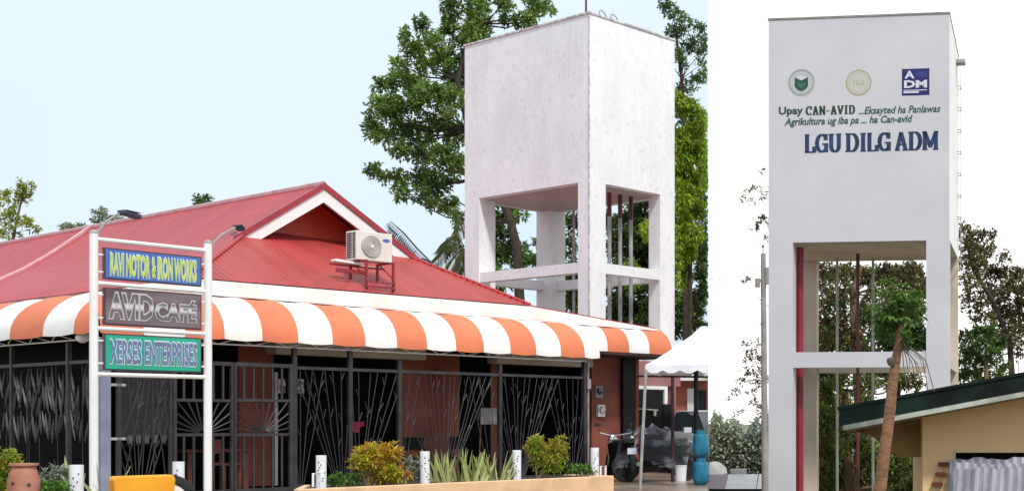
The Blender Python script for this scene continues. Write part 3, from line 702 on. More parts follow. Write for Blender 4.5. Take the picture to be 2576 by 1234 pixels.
# ------------------------------------------------------------------ air conditioner on the roof apron
AC = cthing('air_conditioner', 'cream outdoor air conditioner unit on a red stand on the café roof', 'air conditioner', (5.2, 1.0, 3.6))
a0 = pv(897, 578, 1.0); a1 = pv(987, 660, 1.0); zb, zt_ = a1.z-.01, a0.z
m = MB(CF); m.box((a0.x, 1.0, zb), (a1.x, 1.34, zt_)); m.build('housing', M['ac'], AC, bevel=.015)
cx, cz = a0.x+.30, (zb+zt_)/2; Tm = Matrix.Translation((cx, .995, cz)) @ Matrix.Rotation(R(90), 4, 'X')
m = MB(CF); m.lathe([(.20, 0), (.20, .012), (.185, .02), (0, .02)], seg=28, M=Tm); fan = m.build('fan_grille', M['ac_fan'], AC)
m = MB(CF)
for r_ in (.05, .085, .12, .155, .19):
    m.tube([(cx+r_*math.cos(R(k*18)), .972, cz+r_*math.sin(R(k*18))) for k in range(21)], .0045, 4)
m.build('rings', M['ac'], fan)
m = MB(CF); m.lathe([(.03, 0), (.028, .03), (0, .032)], seg=14, M=Tm); m.build('hub', M['white'], fan)
m = MB(CF)
for k in range(11):
    z = zb+.05+k*(zt_-zb-.1)/10
    for c_ in (1.04, 1.15, 1.22): m.box((a0.x-.004, c_, z-.016), (a0.x-.001, c_+.085, z+.016))
m.build('side_vent', M['ac_dark'], AC)
bl = mat('blue_badge', (.08, .1, .4), None, rough=.4)
m = MB(CF); m.lathe([(.075, 0), (.075, .006), (0, .007)], seg=18, sy=.4, M=Matrix.Translation((a1.x-.13, .998, zt_-.13)) @ Matrix.Rotation(R(90), 4, 'X')); bd = m.build('badge', bl, AC)
st = MB(CF)
lu = (a0.x+.12, a1.x-.06)
for u in lu:
    st.box((u-.02, .86, 3.58), (u+.02, .90, zb-.031)); st.box((u-.02, .86, zb-.03), (u+.02, 1.4, zb-.002)); st.tube([(u, .9, zb-.3), (u, 1.3, zb-.04)], .014, 4)
    st.box((u-.02, 1.36, 3.8), (u+.02, 1.4, zb-.031))
st.box((lu[0]-.02, .84, 3.63), (lu[1]+.02, .858, 3.67)); st.box((lu[0]-.02, .84, 3.72), (lu[1]+.02, .858, 3.75)); st.box((lu[0]-.5, 1.2, zb-.12), (lu[1], 1.24, zb-.09)); st.box((lu[0]-.45, 1.1, zb-.25), (lu[0]+.15, 1.13, zb-.18))
st.build('stand', M['bracket'], AC)
m = MB(CF); q = pv(838, 655, 1.2); m.cbox((q.x+.28, 1.2, zb-.05), (.56, .16, .05), (0, .04, 0)); m.build('tray', M['white'], AC, bevel=.015)
hz_ = MB(CF); hz_.tube([(a1.x-.02, 1.36, zb+.08), (a1.x+.1, 1.45, zb-.05), (a1.x+.12, 1.9, zb+.0), (a1.x-.1, 3.9, zb+.3)], .012, 5); hz_.build('hose', M['ac'], AC)

# ------------------------------------------------------------------ sign stand
SV = -4.0
S0 = cthing('sign_stand', 'white steel frame with two posts holding three shop sign panels', 'sign', (U(370, SV), SV, 0))
uL, uR = U(236, SV), U(523, SV)
for u, zt in ((uL, 3.43), (uR, 3.46)):
    m = MB(CF); m.tube([(u, SV, 0), (u, SV, zt)], .048, 12); po = m.build('post', M['white'], S0, smooth=True)
    m = MB(CF); m.lathe([(.052, 0), (.052, .02), (.02, .04)], (u, SV, zt), 12); m.build('cap', M['galv'], po)
zbars = [3.365, 2.845, 2.31, 1.765]
for z in zbars:
    m = MB(CF); m.tube([(uL, SV, z), (uR, SV, z)], .026, 8); m.build('crossbar', M['white'], S0, smooth=True)
PM = lambda x, z: Matrix.Translation((x, SV-.036, z))
pan = [(258, 505, 3.29, 2.90, 'blue_sign'), (258, 505, 2.80, 2.36, 'brown_sign'), (258, 505, 2.255, 1.80, 'green_sign')]
ua, ub = U(259, SV), U(505, SV); PW = ub-ua
def signpanel(z1, z0, mt, label):
    m = MB(CF); m.box((ua, SV-.02, z0), (ub, SV+.02, z1)); fr = m.build('sign_panel', M['frame_dark'], S0); fr['label'] = label
    e = .018
    m = MB(CF); m.box((ua+e, SV-.028, z0+e), (ub-e, SV-.0205, z1-e)); m.build('sign_face', M[mt], fr)
    for u, s in ((ua, -1), (ub, 1)):
        for z in (z0+.08, z1-.09): MB(CF).tube([(u, SV, z), (u+s*.07, SV, z)], .012, 5).build('bracket', M['white'], fr)
    return fr
def lettering(fr, s, x, z, W, H, m1, m2, off=.05):
    o = MB(CF); text_mb(o, s, W, H, Matrix.Translation((ua+x, SV-.030, z)), .003, off+.05); o.build('letter_outline', M[m2], fr)
    o = MB(CF); text_mb(o, s, W, H, Matrix.Translation((ua+x, SV-.036, z)), .003, off); o.build('lettering', M[m1], fr)
f1 = signpanel(3.275, 2.90, 'blue_sign', 'blue sign panel with yellow letters')
lettering(f1, 'RAVI MOTOR & IRON WORKS', .07, 2.96, PW-.14, .25, 'yellow', 'pale_line', .018)
f2 = signpanel(2.80, 2.355, 'brown_sign', 'dark brown sign panel with silver letters')
lettering(f2, 'AVID', .06, 2.45, PW*.43, .28, 'silver', 'silver_line', .022)
lettering(f2, 'CAFÉ', .06+PW*.46, 2.45, PW*.42, .25, 'silver', 'silver_line', .022)
f3 = signpanel(2.255, 1.815, 'green_sign', 'green sign panel with pale outlined letters')
lettering(f3, 'XERSES ENTERPRISES', .065, 1.905, PW-.13, .27, 'slate', 'pale_line', .018)
# two small solar lamps on the posts
def solar(label, px0, px1, hd, size, uu, zz, rot):
    p0 = Vector((uu, SV, zz)); p1 = pv(*px1, SV)
    t = cthing('solar_lamp', label, 'lamp', p0, 'solar lamps on the sign posts')
    m = MB(CF); mid = p0*.5+p1*.5+Vector((0, 0, .04)); m.tube([p0, mid, p1], .013, 6); m.build('arm', M['galv'], t)
    m = MB(CF); c = p1+Vector((hd*size*.5, 0, .0)); m.cbox(c, (size, .14, size*.22), (0, rot, .2)); m.build('lamp_head', M['lamp'], t, bevel=.015)
    m = MB(CF); m.cbox(c+Vector((0, 0, size*.13)), (size*.8, .16, .008), (0, rot-.1, .2)); m.build('solar_panel', M['glass'], t)
solar('dark solar lamp on a long arm above the left sign post', None, (300, 536), 1, .24, uL, 3.40, .15)
solar('small dark solar lamp on a thin arm above the right sign post', None, (592, 572), 1, .10, uR, 3.40, .7)

# ------------------------------------------------------------------ planter and plants
PV_ = -5.93
def plu(x, dv=.5): return U(x, PV_+dv)
m = MB(CF)
u0, u1 = U(750, PV_), U(1545, PV_)
PLT = cthing('planter', 'low tan plastered planter wall in front of the café fence', 'planter', ((u0+u1)/2, PV_, 0))
ue = U(768, PV_+.95)
m.prism([(u0, PV_, 0), (u0, PV_, .4), (u1, PV_, .4), (u1, PV_, 0)], (0, .1, 0)); m.box((u1-.1, PV_+.1, 0), (u1, PV_+1.0, .4)); m.prism([(u0, PV_+.1, 0), (u0+.1, PV_+.1, 0), (ue+.1, PV_+1.0, 0), (ue, PV_+1.0, 0)], (0, 0, .4)); m.build('wall', M['tan'], PLT, bevel=.012)
m = MB(CF); m.prism([(u0+.11, PV_+.101, 0), (u1-.101, PV_+.101, 0), (u1-.101, PV_+.98, 0), (ue+.11, PV_+.98, 0)], (0, 0, .385)); m.build('soil', M['soil'], PLT)
PL2 = cthing('planter', 'soil bed edged with tan plaster left of the sign posts', 'planter', (-3.0, PV_+.3, 0))
m = MB(CF); m.box((-6, PV_-.3, 0), (u0-.9, PV_+1.1, .2)); m.build('soil', M['soil'], PL2)
def pvc(x, ytop, label, w_=.062, loc=None):
    p = pv(x, ytop, PV_+.45); zb_ = .34 if x > 700 else .2
    t = cthing('pvc_pipe', label, 'pipe', (p.x, p.y, zb_), 'white perforated pipes standing in the planters')
    m = MB(CF); m.tube([(p.x, p.y, zb_), (p.x, p.y, p.z)], w_, 14); m.build('tube', M['pvc'], t, smooth=True)
    m = MB(CF); q = random.Random(int(x))
    for k in range(9):
        a = R(-90-45+q.uniform(-40, 60)); z = zb_+.1+(p.z-zb_-.15)*k/9
        m.cbox((p.x+w_*math.cos(a), p.y+w_*math.sin(a), z), (.012, .012, .014))
    m.build('holes', M['hole'], t)
    return p
pvc(192, 1168, 'white perforated pipe just left of the sign stand', .07)
pvc(449, 1160, 'white perforated pipe behind the orange cart')
pvc(808, 1144, 'white perforated pipe at the left end of the tan planter')
pvc(1069, 1134, 'white perforated pipe between the croton and the snake plants')
pvc(1300, 1131, 'white perforated pipe right of the snake plants')
pvc(1496, 1125, 'white perforated pipe at the right end of the tan planter, slightly tilted')
for x, y, lb in ((1287, 1182, 'small white bent pipe beside the fourth white pipe'), (1517, 1172, 'small white bent pipe at the right end of the planter'), (797, 1190, 'small white bent pipe at the left end of the planter')):
    p = pv(x, y, PV_+.4); m = MB(CF); m.tube([p+Vector((-.05, 0, -.16)), p+Vector((-.05, 0, 0)), p+Vector((.05, 0, .01)), p+Vector((.05, 0, -.3))], .016, 6)
    single('bent_pipe', lb, 'pipe', m, M['pvc'], CF @ Vector((p.x, p.y, .34)), smooth=True)

def leaf(vs, fs, c, d, up, ln, wd, bend=.25):
    """one leaf from c along d: 2 quads folded at the midrib and drooping"""
    d = d.normalized(); s = d.cross(up)
    if s.length < 1e-3: s = d.orthogonal()
    s.normalize(); n = s.cross(d)
    b = len(vs); m1 = c+d*ln*.5; tp = c+d*ln-n*ln*bend
    vs += [c, m1+s*wd*.5+n*wd*.12, tp, m1-s*wd*.5+n*wd*.12]
    fs += [(b, b+1, b+2), (b, b+2, b+3)]
def rdir(q):
    while True:
        v = Vector((q.uniform(-1, 1), q.uniform(-1, 1), q.uniform(-1, 1)))
        if .01 < v.length_squared < 1: return v.normalized()
def seam_ok(p, mode):
    if mode is None: return True
    d = p.x+SEAM*p.y
    return d < 0 if mode == 'L' else d > 0
def tree(name, label, cat, blobs, Y, dY, trunk, lm, bark, lsize=.16, dens=1., side=None, seed=0, group=None, tr=.14, clump=7, base=None, limbs=True, crown='crown', droop=.0):
    q = random.Random(seed); px = F_/Y
    tk = [pt(x, y, Y) for x, y in trunk]
    gzz = tk[0].copy()
    t = thing(name, label, cat, gzz, group)
    wood = MB(); n = len(tk)
    wood.tube(tk, [tr*(1-.6*i/max(1, n-1)) for i in range(n)], 8)
    vs, fs = [], []
    for (cx, cy, rx, ry, dn) in blobs:
        c = pt(cx, cy, Y+q.uniform(-dY, dY)); a = rx/px; b = ry/px; dpt = min(max(a, b), dY*1.2+.3)
        if limbs:
            j = min(range(n), key=lambda k: (tk[k]-c).length+(.0 if tk[k].z < c.z else 1.0))
            k = tk[j]; mid = k.lerp(c, .55)+Vector((q.uniform(-.2, .2), q.uniform(-.2, .2), -.1*(c-k).length))
            if seam_ok(c, side) and seam_ok(mid, side): wood.tube([k, mid, c], [tr*.2, tr*.13, tr*.06], 5)
        nc = max(3, int(rx*ry*dn*dens*.05*(.16/lsize)**1.0))
        for _ in range(nc):
            w_ = rdir(q)*(q.random()**.45)
            cc = c+Vector((w_.x*a, w_.y*dpt, w_.z*b))
            if limbs and q.random() < .07 and seam_ok(cc, side):
                wood.tube([c.lerp(cc, .1), cc], [tr*.06, tr*.025], 3)
            ax = (w_+Vector((0, 0, .5))).normalized()
            for k in range(clump):
                d = (rdir(q)+ax*.7+Vector((0, 0, -droop))).normalized()
                p = cc+rdir(q)*lsize*.45
                if not seam_ok(p+d*lsize, side) or not seam_ok(p, side): continue
                leaf(vs, fs, p, d, Vector((q.uniform(-.4, .4), q.uniform(-.4, .4), 1)), lsize*q.uniform(.7, 1.3), lsize*q.uniform(.4, .62))
    mb = MB(); mb.v = vs; mb.f = fs
    mb.build(crown, lm, t)
    wood.build('trunk', bark, t, smooth=True)
    return t
def bush(name, label, cat, blobs, v, lm, lsize, dens, seed, zb, group=None, clump=6):
    """leafy plant in café coordinates; blobs in picture units on the plane v"""
    q = random.Random(seed); vs, fs = [], []; c0 = pv(blobs[0][0], blobs[0][1], v)
    base = CF @ Vector((c0.x, v, zb)); t = thing(name, label, cat, base, group)
    wood = MB()
    for (cx, cy, rx, ry) in blobs:
        c = pv(cx, cy, v); e = pv(cx+rx, cy, v); sc = F_/((CF @ c).y); a = rx/sc; b = ry/sc
        cw = CF @ c; wood.tube([base, base.lerp(cw, .5)+Vector((0, 0, .02)), cw], [.014, .01, .005], 4)
        for _ in range(int(rx*ry*dens*.05)):
            w_ = rdir(q)*(q.random()**.4); cc = cw+Vector((w_.x*a, w_.y*a*.7, w_.z*b))
            for k in range(clump):
                d = (rdir(q)+w_*.6+Vector((0, 0, .6))).normalized()
                leaf(vs, fs, cc, d, Vector((0, 0, 1)), lsize*q.uniform(.7, 1.3), lsize*q.uniform(.3, .5))
    mb = MB(); mb.v = vs; mb.f = fs; mb.build('foliage', lm, t); wood.build('stem', M['bark2'], t)
    return t
PVM = PV_+.5
bush('croton', 'bushy croton with yellow and orange-red leaves, left in the tan planter', 'plant', [(925, 1150, 35, 30), (980, 1140, 33, 28), (900, 1165, 18, 22), (960, 1190, 50, 28), (1000, 1195, 30, 22), (935, 1135, 25, 20)], PVM, M['croton'], .07, 1.5, 1, .34)
bush('croton', 'rounded green croton with rusty orange tips, right in the tan planter', 'plant', [(1350, 1130, 30, 32), (1400, 1135, 32, 30), (1345, 1115, 20, 20), (1410, 1115, 16, 18), (1380, 1165, 45, 25)], PVM+.1, M['croton2'], .065, 1.9, 2, .34)
bush('low_plant', 'low bright green ground plant beside the leftmost planter pipe', 'plant', [(850, 1207, 32, 14), (880, 1205, 20, 12)], PVM, M['low_green'], .07, 1.2, 3, .34)
bush('low_plant', 'low bright green ground plant at the right end of the tan planter', 'plant', [(1450, 1182, 30, 12), (1480, 1180, 22, 12)], PVM, M['low_green'], .07, 1.3, 4, .34)
bush('low_plant', 'silvery grey leafy plant left of the second planter pipe', 'plant', [(1040, 1185, 22, 26), (1030, 1170, 10, 22)], PVM+.1, M['silver_leaf'], .07, .8, 5, .34)
bush('croton', 'orange-brown and green croton at the far left edge', 'plant', [(15, 1160, 32, 28), (30, 1185, 30, 30), (0, 1210, 40, 30), (10, 1245, 50, 25)], PVM+.3, M['croton2'], .075, 1., 6, .2)
bush('low_plant', 'pale green leafy plant between the terracotta jar and the white pipe', 'plant', [(110, 1205, 25, 18), (140, 1190, 30, 16), (125, 1225, 45, 22), (160, 1215, 30, 25)], PVM+.1, M['silver_leaf'], .07, .6, 7, .2)
bush('low_plant', 'fresh green plant at the foot of the terracotta jar', 'plant', [(135, 1230, 40, 20)], PVM-.1, M['low_green'], .07, 1.2, 8, .2)
def snake(label, x0, x1, ytop, n, seed, v, zb, spread=.25):
    q = random.Random(seed); pa, pb = pv(x0, 0, v), pv(x1, 0, v); cu = (pa.x+pb.x)/2; Yc = (CF @ Vector((cu, v, 0))).y
    t = cthing('snake_plant', label, 'plant', (cu, v, zb), 'snake plants in the planters')
    vs, fs = [], []
    for i in range(n):
        u = pa.x+(pb.x-pa.x)*q.random(); vv = v+q.uniform(-.2, .2); H = (HC+(HY-ytop)/F_*Yc-zb)*q.uniform(.55, 1.05)
        an = (u-cu)/(pb.x-pa.x+.01)*.9+q.uniform(-spread, spread); W = q.uniform(.022, .034); tw = q.uniform(-.9, .9)
        b = len(vs); ks = 6
        for k in range(ks+1):
            s = k/ks; c = Vector((u+math.sin(an)*H*s+math.sin(an)*H*.15*s*s, vv+q.uniform(-.002, .002), zb+math.cos(an)*H*s))
            ww = W*(1-(2*s-.7)**2*.35) if s < .85 else W*(1-s)*4.2; ww = max(ww, .001)
            sd_ = Vector((math.cos(tw+s*.8), math.sin(tw+s*.8), 0))
            vs += [CF @ (c-sd_*ww), CF @ (c+Vector((0, .006, 0))), CF @ (c+sd_*ww)]
            if k: fs += [(b+3*k-3, b+3*k-2, b+3*k+1, b+3*k), (b+3*k-2, b+3*k-1, b+3*k+2, b+3*k+1)]
    mb = MB(); mb.v = vs; mb.f = fs; mb.build('blades', M['snake'], t)
snake('snake plant clump right of the second white pipe, left of three', 1095, 1140, 1122, 22, 1, PVM, .34)
snake('snake plant clump in the middle of three between the white pipes', 1150, 1205, 1128, 26, 2, PVM, .34)
snake('snake plant clump left of the third white pipe, right of three', 1215, 1265, 1125, 22, 3, PVM, .34)
snake('few tall pale snake plant blades left of the sign stand', 165, 180, 1150, 5, 4, PVM+.15, .2, .1)
snake('snake plant blades between the sign posts beside the orange cart', 262, 290, 1155, 9, 5, PVM+.1, .2, .35)
# terracotta strawberry jar
p = pv(60, 1164, PVM)
TJ = cthing('terracotta_jar', 'tall terracotta jar with small round holes at the lower left', 'jar', (p.x, p.y, .2))
h_ = p.z-.2
m = MB(CF); m.lathe([(.1, 0), (.13, h_*.1), (.155, h_*.45), (.15, h_*.7), (.115, h_*.9), (.11, h_*.94), (.135, h_*.96), (.135, h_), (.11, h_)], (p.x, p.y, .2), 24); jb = m.build('jar_body', M['terracotta'], TJ, smooth=True)
m = MB(CF)
for a, z in ((-150, .45), (-120, .42), (-95, .62), (-150, .65), (-115, .25), (-150, .3)):
    rr_ = .152; m.lathe([(.016, 0), (.016, .01)], seg=10, M=Matrix.Translation((p.x+rr_*math.cos(R(a)), p.y+rr_*math.sin(R(a)), .2+h_*z)) @ Matrix.Rotation(R(a+90), 4, 'Z') @ Matrix.Rotation(R(90), 4, 'X'))
m.build('holes', M['hole'], jb)
# orange cart
OV = PV_-.3
p0 = pv(287, 1197, OV); p1 = pv(443, 1197, OV); ztp = p0.z
OC = cthing('orange_cart', 'orange rounded cart body with a black tyre at its right, between the sign posts', 'cart', ((p0.x+p1.x)/2, OV, 0))
uw = p1.x-p0.x
cr = []
for k in range(5): cr.append((p0.x+.04-.04*math.cos(R(k*22.5)), OV, ztp-.05+.05*math.sin(R(k*22.5))))
for k in range(5): cr.append((p1.x-.05+.05*math.sin(R(k*22.5)), OV, ztp-.06+.06*math.cos(R(k*22.5))))
cr += [(p1.x-.03, OV, .25), (p0.x+.03, OV, .25)]
m = MB(CF); m.prism(cr, (0, .14, .0)); m.build('tray', M['orange_plastic'], OC, bevel=.02)
def wheel_mb(F, c, r, w_, axis='v'):
    T = Matrix.Translation(Vector(c)) @ Matrix.Rotation(R(90), 4, 'X')
    a = MB(F); a.lathe([(r*.72, -w_/2), (r*.9, -w_*.55), (r, -w_*.3), (r, w_*.3), (r*.9, w_*.55), (r*.72, w_/2), (r*.72, -w_/2)], seg=24, M=T)
    b = MB(F); b.lathe([(r*.7, -w_*.3), (r*.7, w_*.3)], seg=20, M=T)
    return a, b
a, b = wheel_mb(CF, (p1.x+.0, OV+.2, .3), ztp-.3, .07)
wo = a.build('wheel', M['tyre'], OC, smooth=True); b.build('rim', M['white'], wo)
m = MB(CF)
for x in (p0.x+.06, p1.x-.08): m.box((x-.02, OV+.05, 0), (x+.02, OV+.09, .26))
m.build('leg', M['black'], OC)

# ------------------------------------------------------------------ water tower behind the café
TY = 36.; TX = (1483-PX)/F_*TY
du, dv = TX-OX, TY-OY; TU, TV = du*UX+dv*UY, du*VX+dv*VY
TWU, TWV = 3.23, 5.37
ZT, ZO, ZB1, ZB0 = 12.2, 7.69, 5.53, 5.25
T1 = cthing('water_tower', 'tall weathered white concrete water tower with open column base behind the café', 'tower', (TU+TWU/2, TV+TWV/2, 0))
m = MB(CF); m.box((TU, TV, ZO), (TU+TWU, TV+TWV, ZT)); m.build('tank', M['tank_white'], T1)
m = MB(CF); m.box((TU-.03, TV-.03, ZT+.001), (TU+TWU+.03, TV+TWV+.03, ZT+.05)); m.build('coping', M['tank_trim'], T1)
m = MB(CF); m.box((TU+.3, TV+.3, ZO-.02), (TU+TWU-.3, TV+TWV-.3, ZO-.003)); m.build('tank_underside', mat('pinkish_plaster', (.55, .42, .42), (.45, .34, .34), 1, .9), T1)
cu_, cv_ = .58, .46
for a, la in ((TU, 0), (TU+TWU-cu_, 1)):
    for b, lb_ in ((TV, 0), (TV+TWV-.66, 1)):
        m = MB(CF); m.box((a, b, 0), (a+cu_, b+(cv_ if lb_ == 0 else .66), ZO-.001)); m.build('column', M['tank_white'], T1)
e = .004
for z0, z1 in ((ZB0, ZB1), (2.6, 2.9)):
    for v0 in (TV+e+.02, TV+TWV-.32): m = MB(CF); m.box((TU+cu_+.001, v0, z0), (TU+TWU-cu_-.001, v0+.28, z1)); m.build('beam', M['tank_white'], T1)
    for u0 in (TU+e+.02, TU+TWU-.32): m = MB(CF); m.box((u0, TV+cv_+.001, z0), (u0+.28, TV+TWV-.661, z1)); m.build('beam', M['tank_white'], T1)
for x in (1533, 1560, 1587):
    p = pv(x, 600, TV+.9); m = MB(CF); m.tube([(p.x, p.y, 0), (p.x, p.y, 7.0)], .055, 8); pp = m.build('pipe', M['pipe_grey'], T1, smooth=True)
    m = MB(CF); m.tube([(p.x, p.y, 7.001), (p.x, p.y, ZO-.021)], .062, 8); m.build('pipe_collar', M['pipe_maroon'], pp, smooth=True)
p = pv(1443, 600, TV+4.2); m = MB(CF); m.tube([(p.x, p.y, 0), (p.x, p.y, ZO-.021)], .045, 8); m.build('pipe', M['pipe_grey'], T1, smooth=True)
m = MB(CF); m.tube([(TU+.1, TV+.25, ZT+.05), (TU+.1, TV+.25, ZT+1.3)], .03, 6); m.build('rod', M['pipe_maroon'], T1)
for k in (0, 1):
    u = TU+.45+k*.42; m = MB(CF); m.tube([(u, TV+.1, ZT+.05), (u, TV+.1, ZT+.2), (u+.08, TV+.12, ZT+.24), (u+.25, TV+.15, ZT+.18), (u+.3, TV+.16, ZT+.05)], .018, 5); m.build('handrail', M['pipe_grey'], T1)
# grey drip stain line and cable at the near corner
m = MB(CF); m.tube([(TU-.01, TV-.01, 4.0), (TU-.02, TV-.015, 8), (TU-.012, TV-.012, ZT)], .016, 5); m.build('corner_cable', M['tank_trim'], T1)

# ------------------------------------------------------------------ side yard: tent, gas cylinders, motorcycles, car
TC = Vector((-3.2, 25.05, 0)); hs = .94
TP = thing('party_tent', 'white canvas canopy with scalloped edge at the right of the café', 'tent', TC)
def cano(s, n=8):
    vs, fs = [], []
    return vs, fs
m = MB(); zt_t, ze = 2.99, 2.23; nn = 18
q = random.Random(3)
rim = []
for sdx in range(4):
    a = [(-1, -1), (1, -1), (1, 1), (-1, 1)][sdx]; b = [(-1, -1), (1, -1), (1, 1), (-1, 1)][(sdx+1) % 4]
    for k in range(nn): s = k/nn; rim.append(((a[0]+(b[0]-a[0])*s)*hs, (a[1]+(b[1]-a[1])*s)*hs))
nrm = len(rim); lev = 6; vs = []
for l in range(lev+1):
    s = l/lev; zz = zt_t-(zt_t-ze)*(s**.8)
    for i, (x, y) in enumerate(rim):
        wv = .02*math.sin(i*2.1+l)*s*(1-s)*4
        vs.append(TC+Vector((x*(.05+.95*s), y*(.05+.95*s), zz+wv)))
for i, (x, y) in enumerate(rim):
    vs.append(TC+Vector((x*1.005, y*1.005, ze-(.10 if i % 3 == 0 else .15))))
fs = [(l*nrm+i, l*nrm+(i+1) % nrm, (l+1)*nrm+(i+1) % nrm, (l+1)*nrm+i) for l in range(lev+1) for i in range(nrm)]+[tuple(range(nrm))]
m.add(vs, fs); m.build('canopy', M['tent'], TP, smooth=True, clip=True)
c = [pt(1625, 928, 24.07), pt(1610, 1228, 24.0)]
m = MB(); m.tube([Vector((c[1].x, c[1].y, 0)), c[0]], .028, 8); m.build('pole', M['galv'], TP, smooth=True)
c = pt(1751, 930, 25.9); m = MB(); m.tube([Vector((c.x, c.y, 0)), Vector((c.x, c.y, 2.2))], .045, 8); m.build('pole', M['black'], TP, smooth=True)
m = MB(); a_, b_ = pt(1600, 945, 26), pt(1781, 947, 26); m.tube([a_, b_], .02, 6); m.build('frame_bar', M['black'], TP)
c = pt(1692, 930, 26.6); m = MB(); m.tube([Vector((c.x, c.y, 0)), Vector((c.x, c.y, 2.4))], .035, 8); m.build('pole', M['maroon'], TP, smooth=True)
def lpg(label, z, x=1763):
    c = pt(x, 1100, 25.3); t = thing('gas_cylinder', label, 'gas cylinder', (c.x, c.y, z), 'stacked blue gas cylinders')
    m = MB(); m.lathe([(.11, .02), (.14, .05), (.152, .1), (.152, .38), (.135, .43), (.07, .46), (.03, .465)], (c.x, c.y, z), 20); m.build('cylinder_body', M['lpg'], t, smooth=True)
    m = MB(); m.lathe([(.11, 0), (.112, .05), (.105, .05), (.104, 0)], (c.x, c.y, z), 20); m.build('foot_ring', M['lpg_dark'], t, smooth=True)
    m = MB(); m.lathe([(.1, .44), (.1, .52), (.094, .52), (.094, .44)], (c.x, c.y, z), 16); m.build('collar', M['lpg'], t, smooth=True)
    m = MB(); m.lathe([(.02, .45), (.02, .5), (.03, .5), (.03, .52)], (c.x, c.y, z), 8); m.build('valve', M['galv'], t)
lpg('blue gas cylinder standing on the ground below another', 0)
lpg('blue gas cylinder stacked on top of the other one', .525)
def moto(label, loc, rz, sc=1.):
    t = thing('motorcycle', label, 'motorcycle', loc, 'motorcycles beside the café wall', rz); FF = WM[t.name] @ Matrix.Scale(sc, 4)
    for x in (-.62, .62):
        T_ = Matrix.Translation((x, 0, .29)) @ Matrix.Rotation(R(90), 4, 'X')
        a = MB(FF); a.lathe([(.22, -.04), (.27, -.045), (.29, -.02), (.29, .02), (.27, .045), (.22, .04), (.22, -.04)], seg=22, M=T_); wo = a.build('wheel', M['tyre'], t, smooth=True)
        b = MB(FF)
        for k in range(8): b.tube([(x, 0, .29), (x+.22*math.cos(k*.785), 0, .29+.22*math.sin(k*.785))], .008, 4)
        b.build('rim', M['galv'], wo)
    m = MB(FF); m.tube([(.62, .07, .29), (.42, .07, .85)], .022, 6); m.tube([(.62, -.07, .29), (.42, -.07, .85)], .022, 6); m.build('fork', M['galv'], t)
    m = MB(FF); m.prism([(-.3, -.13, .35), (.25, -.13, .3), (.4, -.1, .75), (.15, -.12, .8), (-.5, -.12, .72), (-.75, -.08, .8), (-.5, -.1, .5)], (0, .26, 0)); m.build('body', M['black'], t, bevel=.03)
    m = MB(FF); m.prism([(-.62, -.12, .74), (.12, -.12, .76), (.1, -.12, .84), (-.2, -.12, .83), (-.65, -.12, .88)], (0, .24, 0)); m.build('seat', M['tyre'], t, bevel=.03)
    m = MB(FF); m.tube([(.3, -.34, .98), (.42, -.12, .93), (.42, .12, .93), (.3, .34, .98)], .015, 6)
    m.build('handlebar', M['chrome'], t)
    m = MB(FF); m.lathe([(.03, -.06), (.08, -.03), (.09, .03), (0, .05)], seg=14, M=Matrix.Translation((.5, 0, .84)) @ Matrix.Rotation(R(90), 4, 'Y')); m.build('headlight', M['chrome'], t, smooth=True)
    for s in (-1, 1):
        m = MB(FF); m.tube([(.36, s*.3, .97), (.36, s*.36, 1.1)], .007, 4); m.cbox((.36, s*.37, 1.14), (.02, .12, .07)); m.build('mirror', M['tyre'], t)
    m = MB(FF); m.cbox((-.78, 0, .62), (.01, .18, .12)); m.build('licence_plate', M['logo_white'], t)
    m = MB(FF); m.tube([(-.1, -.14, .3), (-.7, -.16, .36)], [.025, .045], 8); m.build('exhaust', M['galv'], t)
    return t
c = pt(1560, 1200, 27.2); moto('black motorcycle in the shade under the electricity meters', (c.x, c.y, 0), R(118))
c = pt(1650, 1200, 27.0); moto('dark motorcycle under a clear plastic cover behind the leaning pole', (c.x, c.y, 0), R(205))
# plastic cover
c = pt(1655, 1200, 26.9); q = random.Random(9); m = MB(); nx, ny = 16, 12; vs = []
for j in range(ny+1):
    for i in range(nx+1):
        s = i/nx*2-1; tt = j/ny*2-1
        h = 1.12-.18*abs(s+.2)-.75*max(0, abs(tt)-.35)/.65*.9-.4*max(0, abs(s)-.7)
        vs.append(Vector((c.x+s*.72+tt*.1, c.y+tt*.42, max(.12, h+.05*math.sin(i*1.9+j*1.1)+q.uniform(-.02, .02)))))
m.add(vs, [(j*(nx+1)+i, j*(nx+1)+i+1, (j+1)*(nx+1)+i+1, (j+1)*(nx+1)+i) for j in range(ny) for i in range(nx)])
single('plastic_cover', 'crumpled clear plastic sheet draped over the dark motorcycle', 'cover', m, M['plastic'], (c.x, c.y, 0), smooth=True)
c = pt(1712, 1160, 27.2); m = MB(); m.lathe([(.11, 0), (.13, .3), (.14, .31), (.12, .32)], (c.x, c.y, 0), 16); single('bucket', 'small white bucket on the wet pavement left of the gas cylinders', 'bucket', m, M['pvc'], (c.x, c.y, 0), smooth=True)
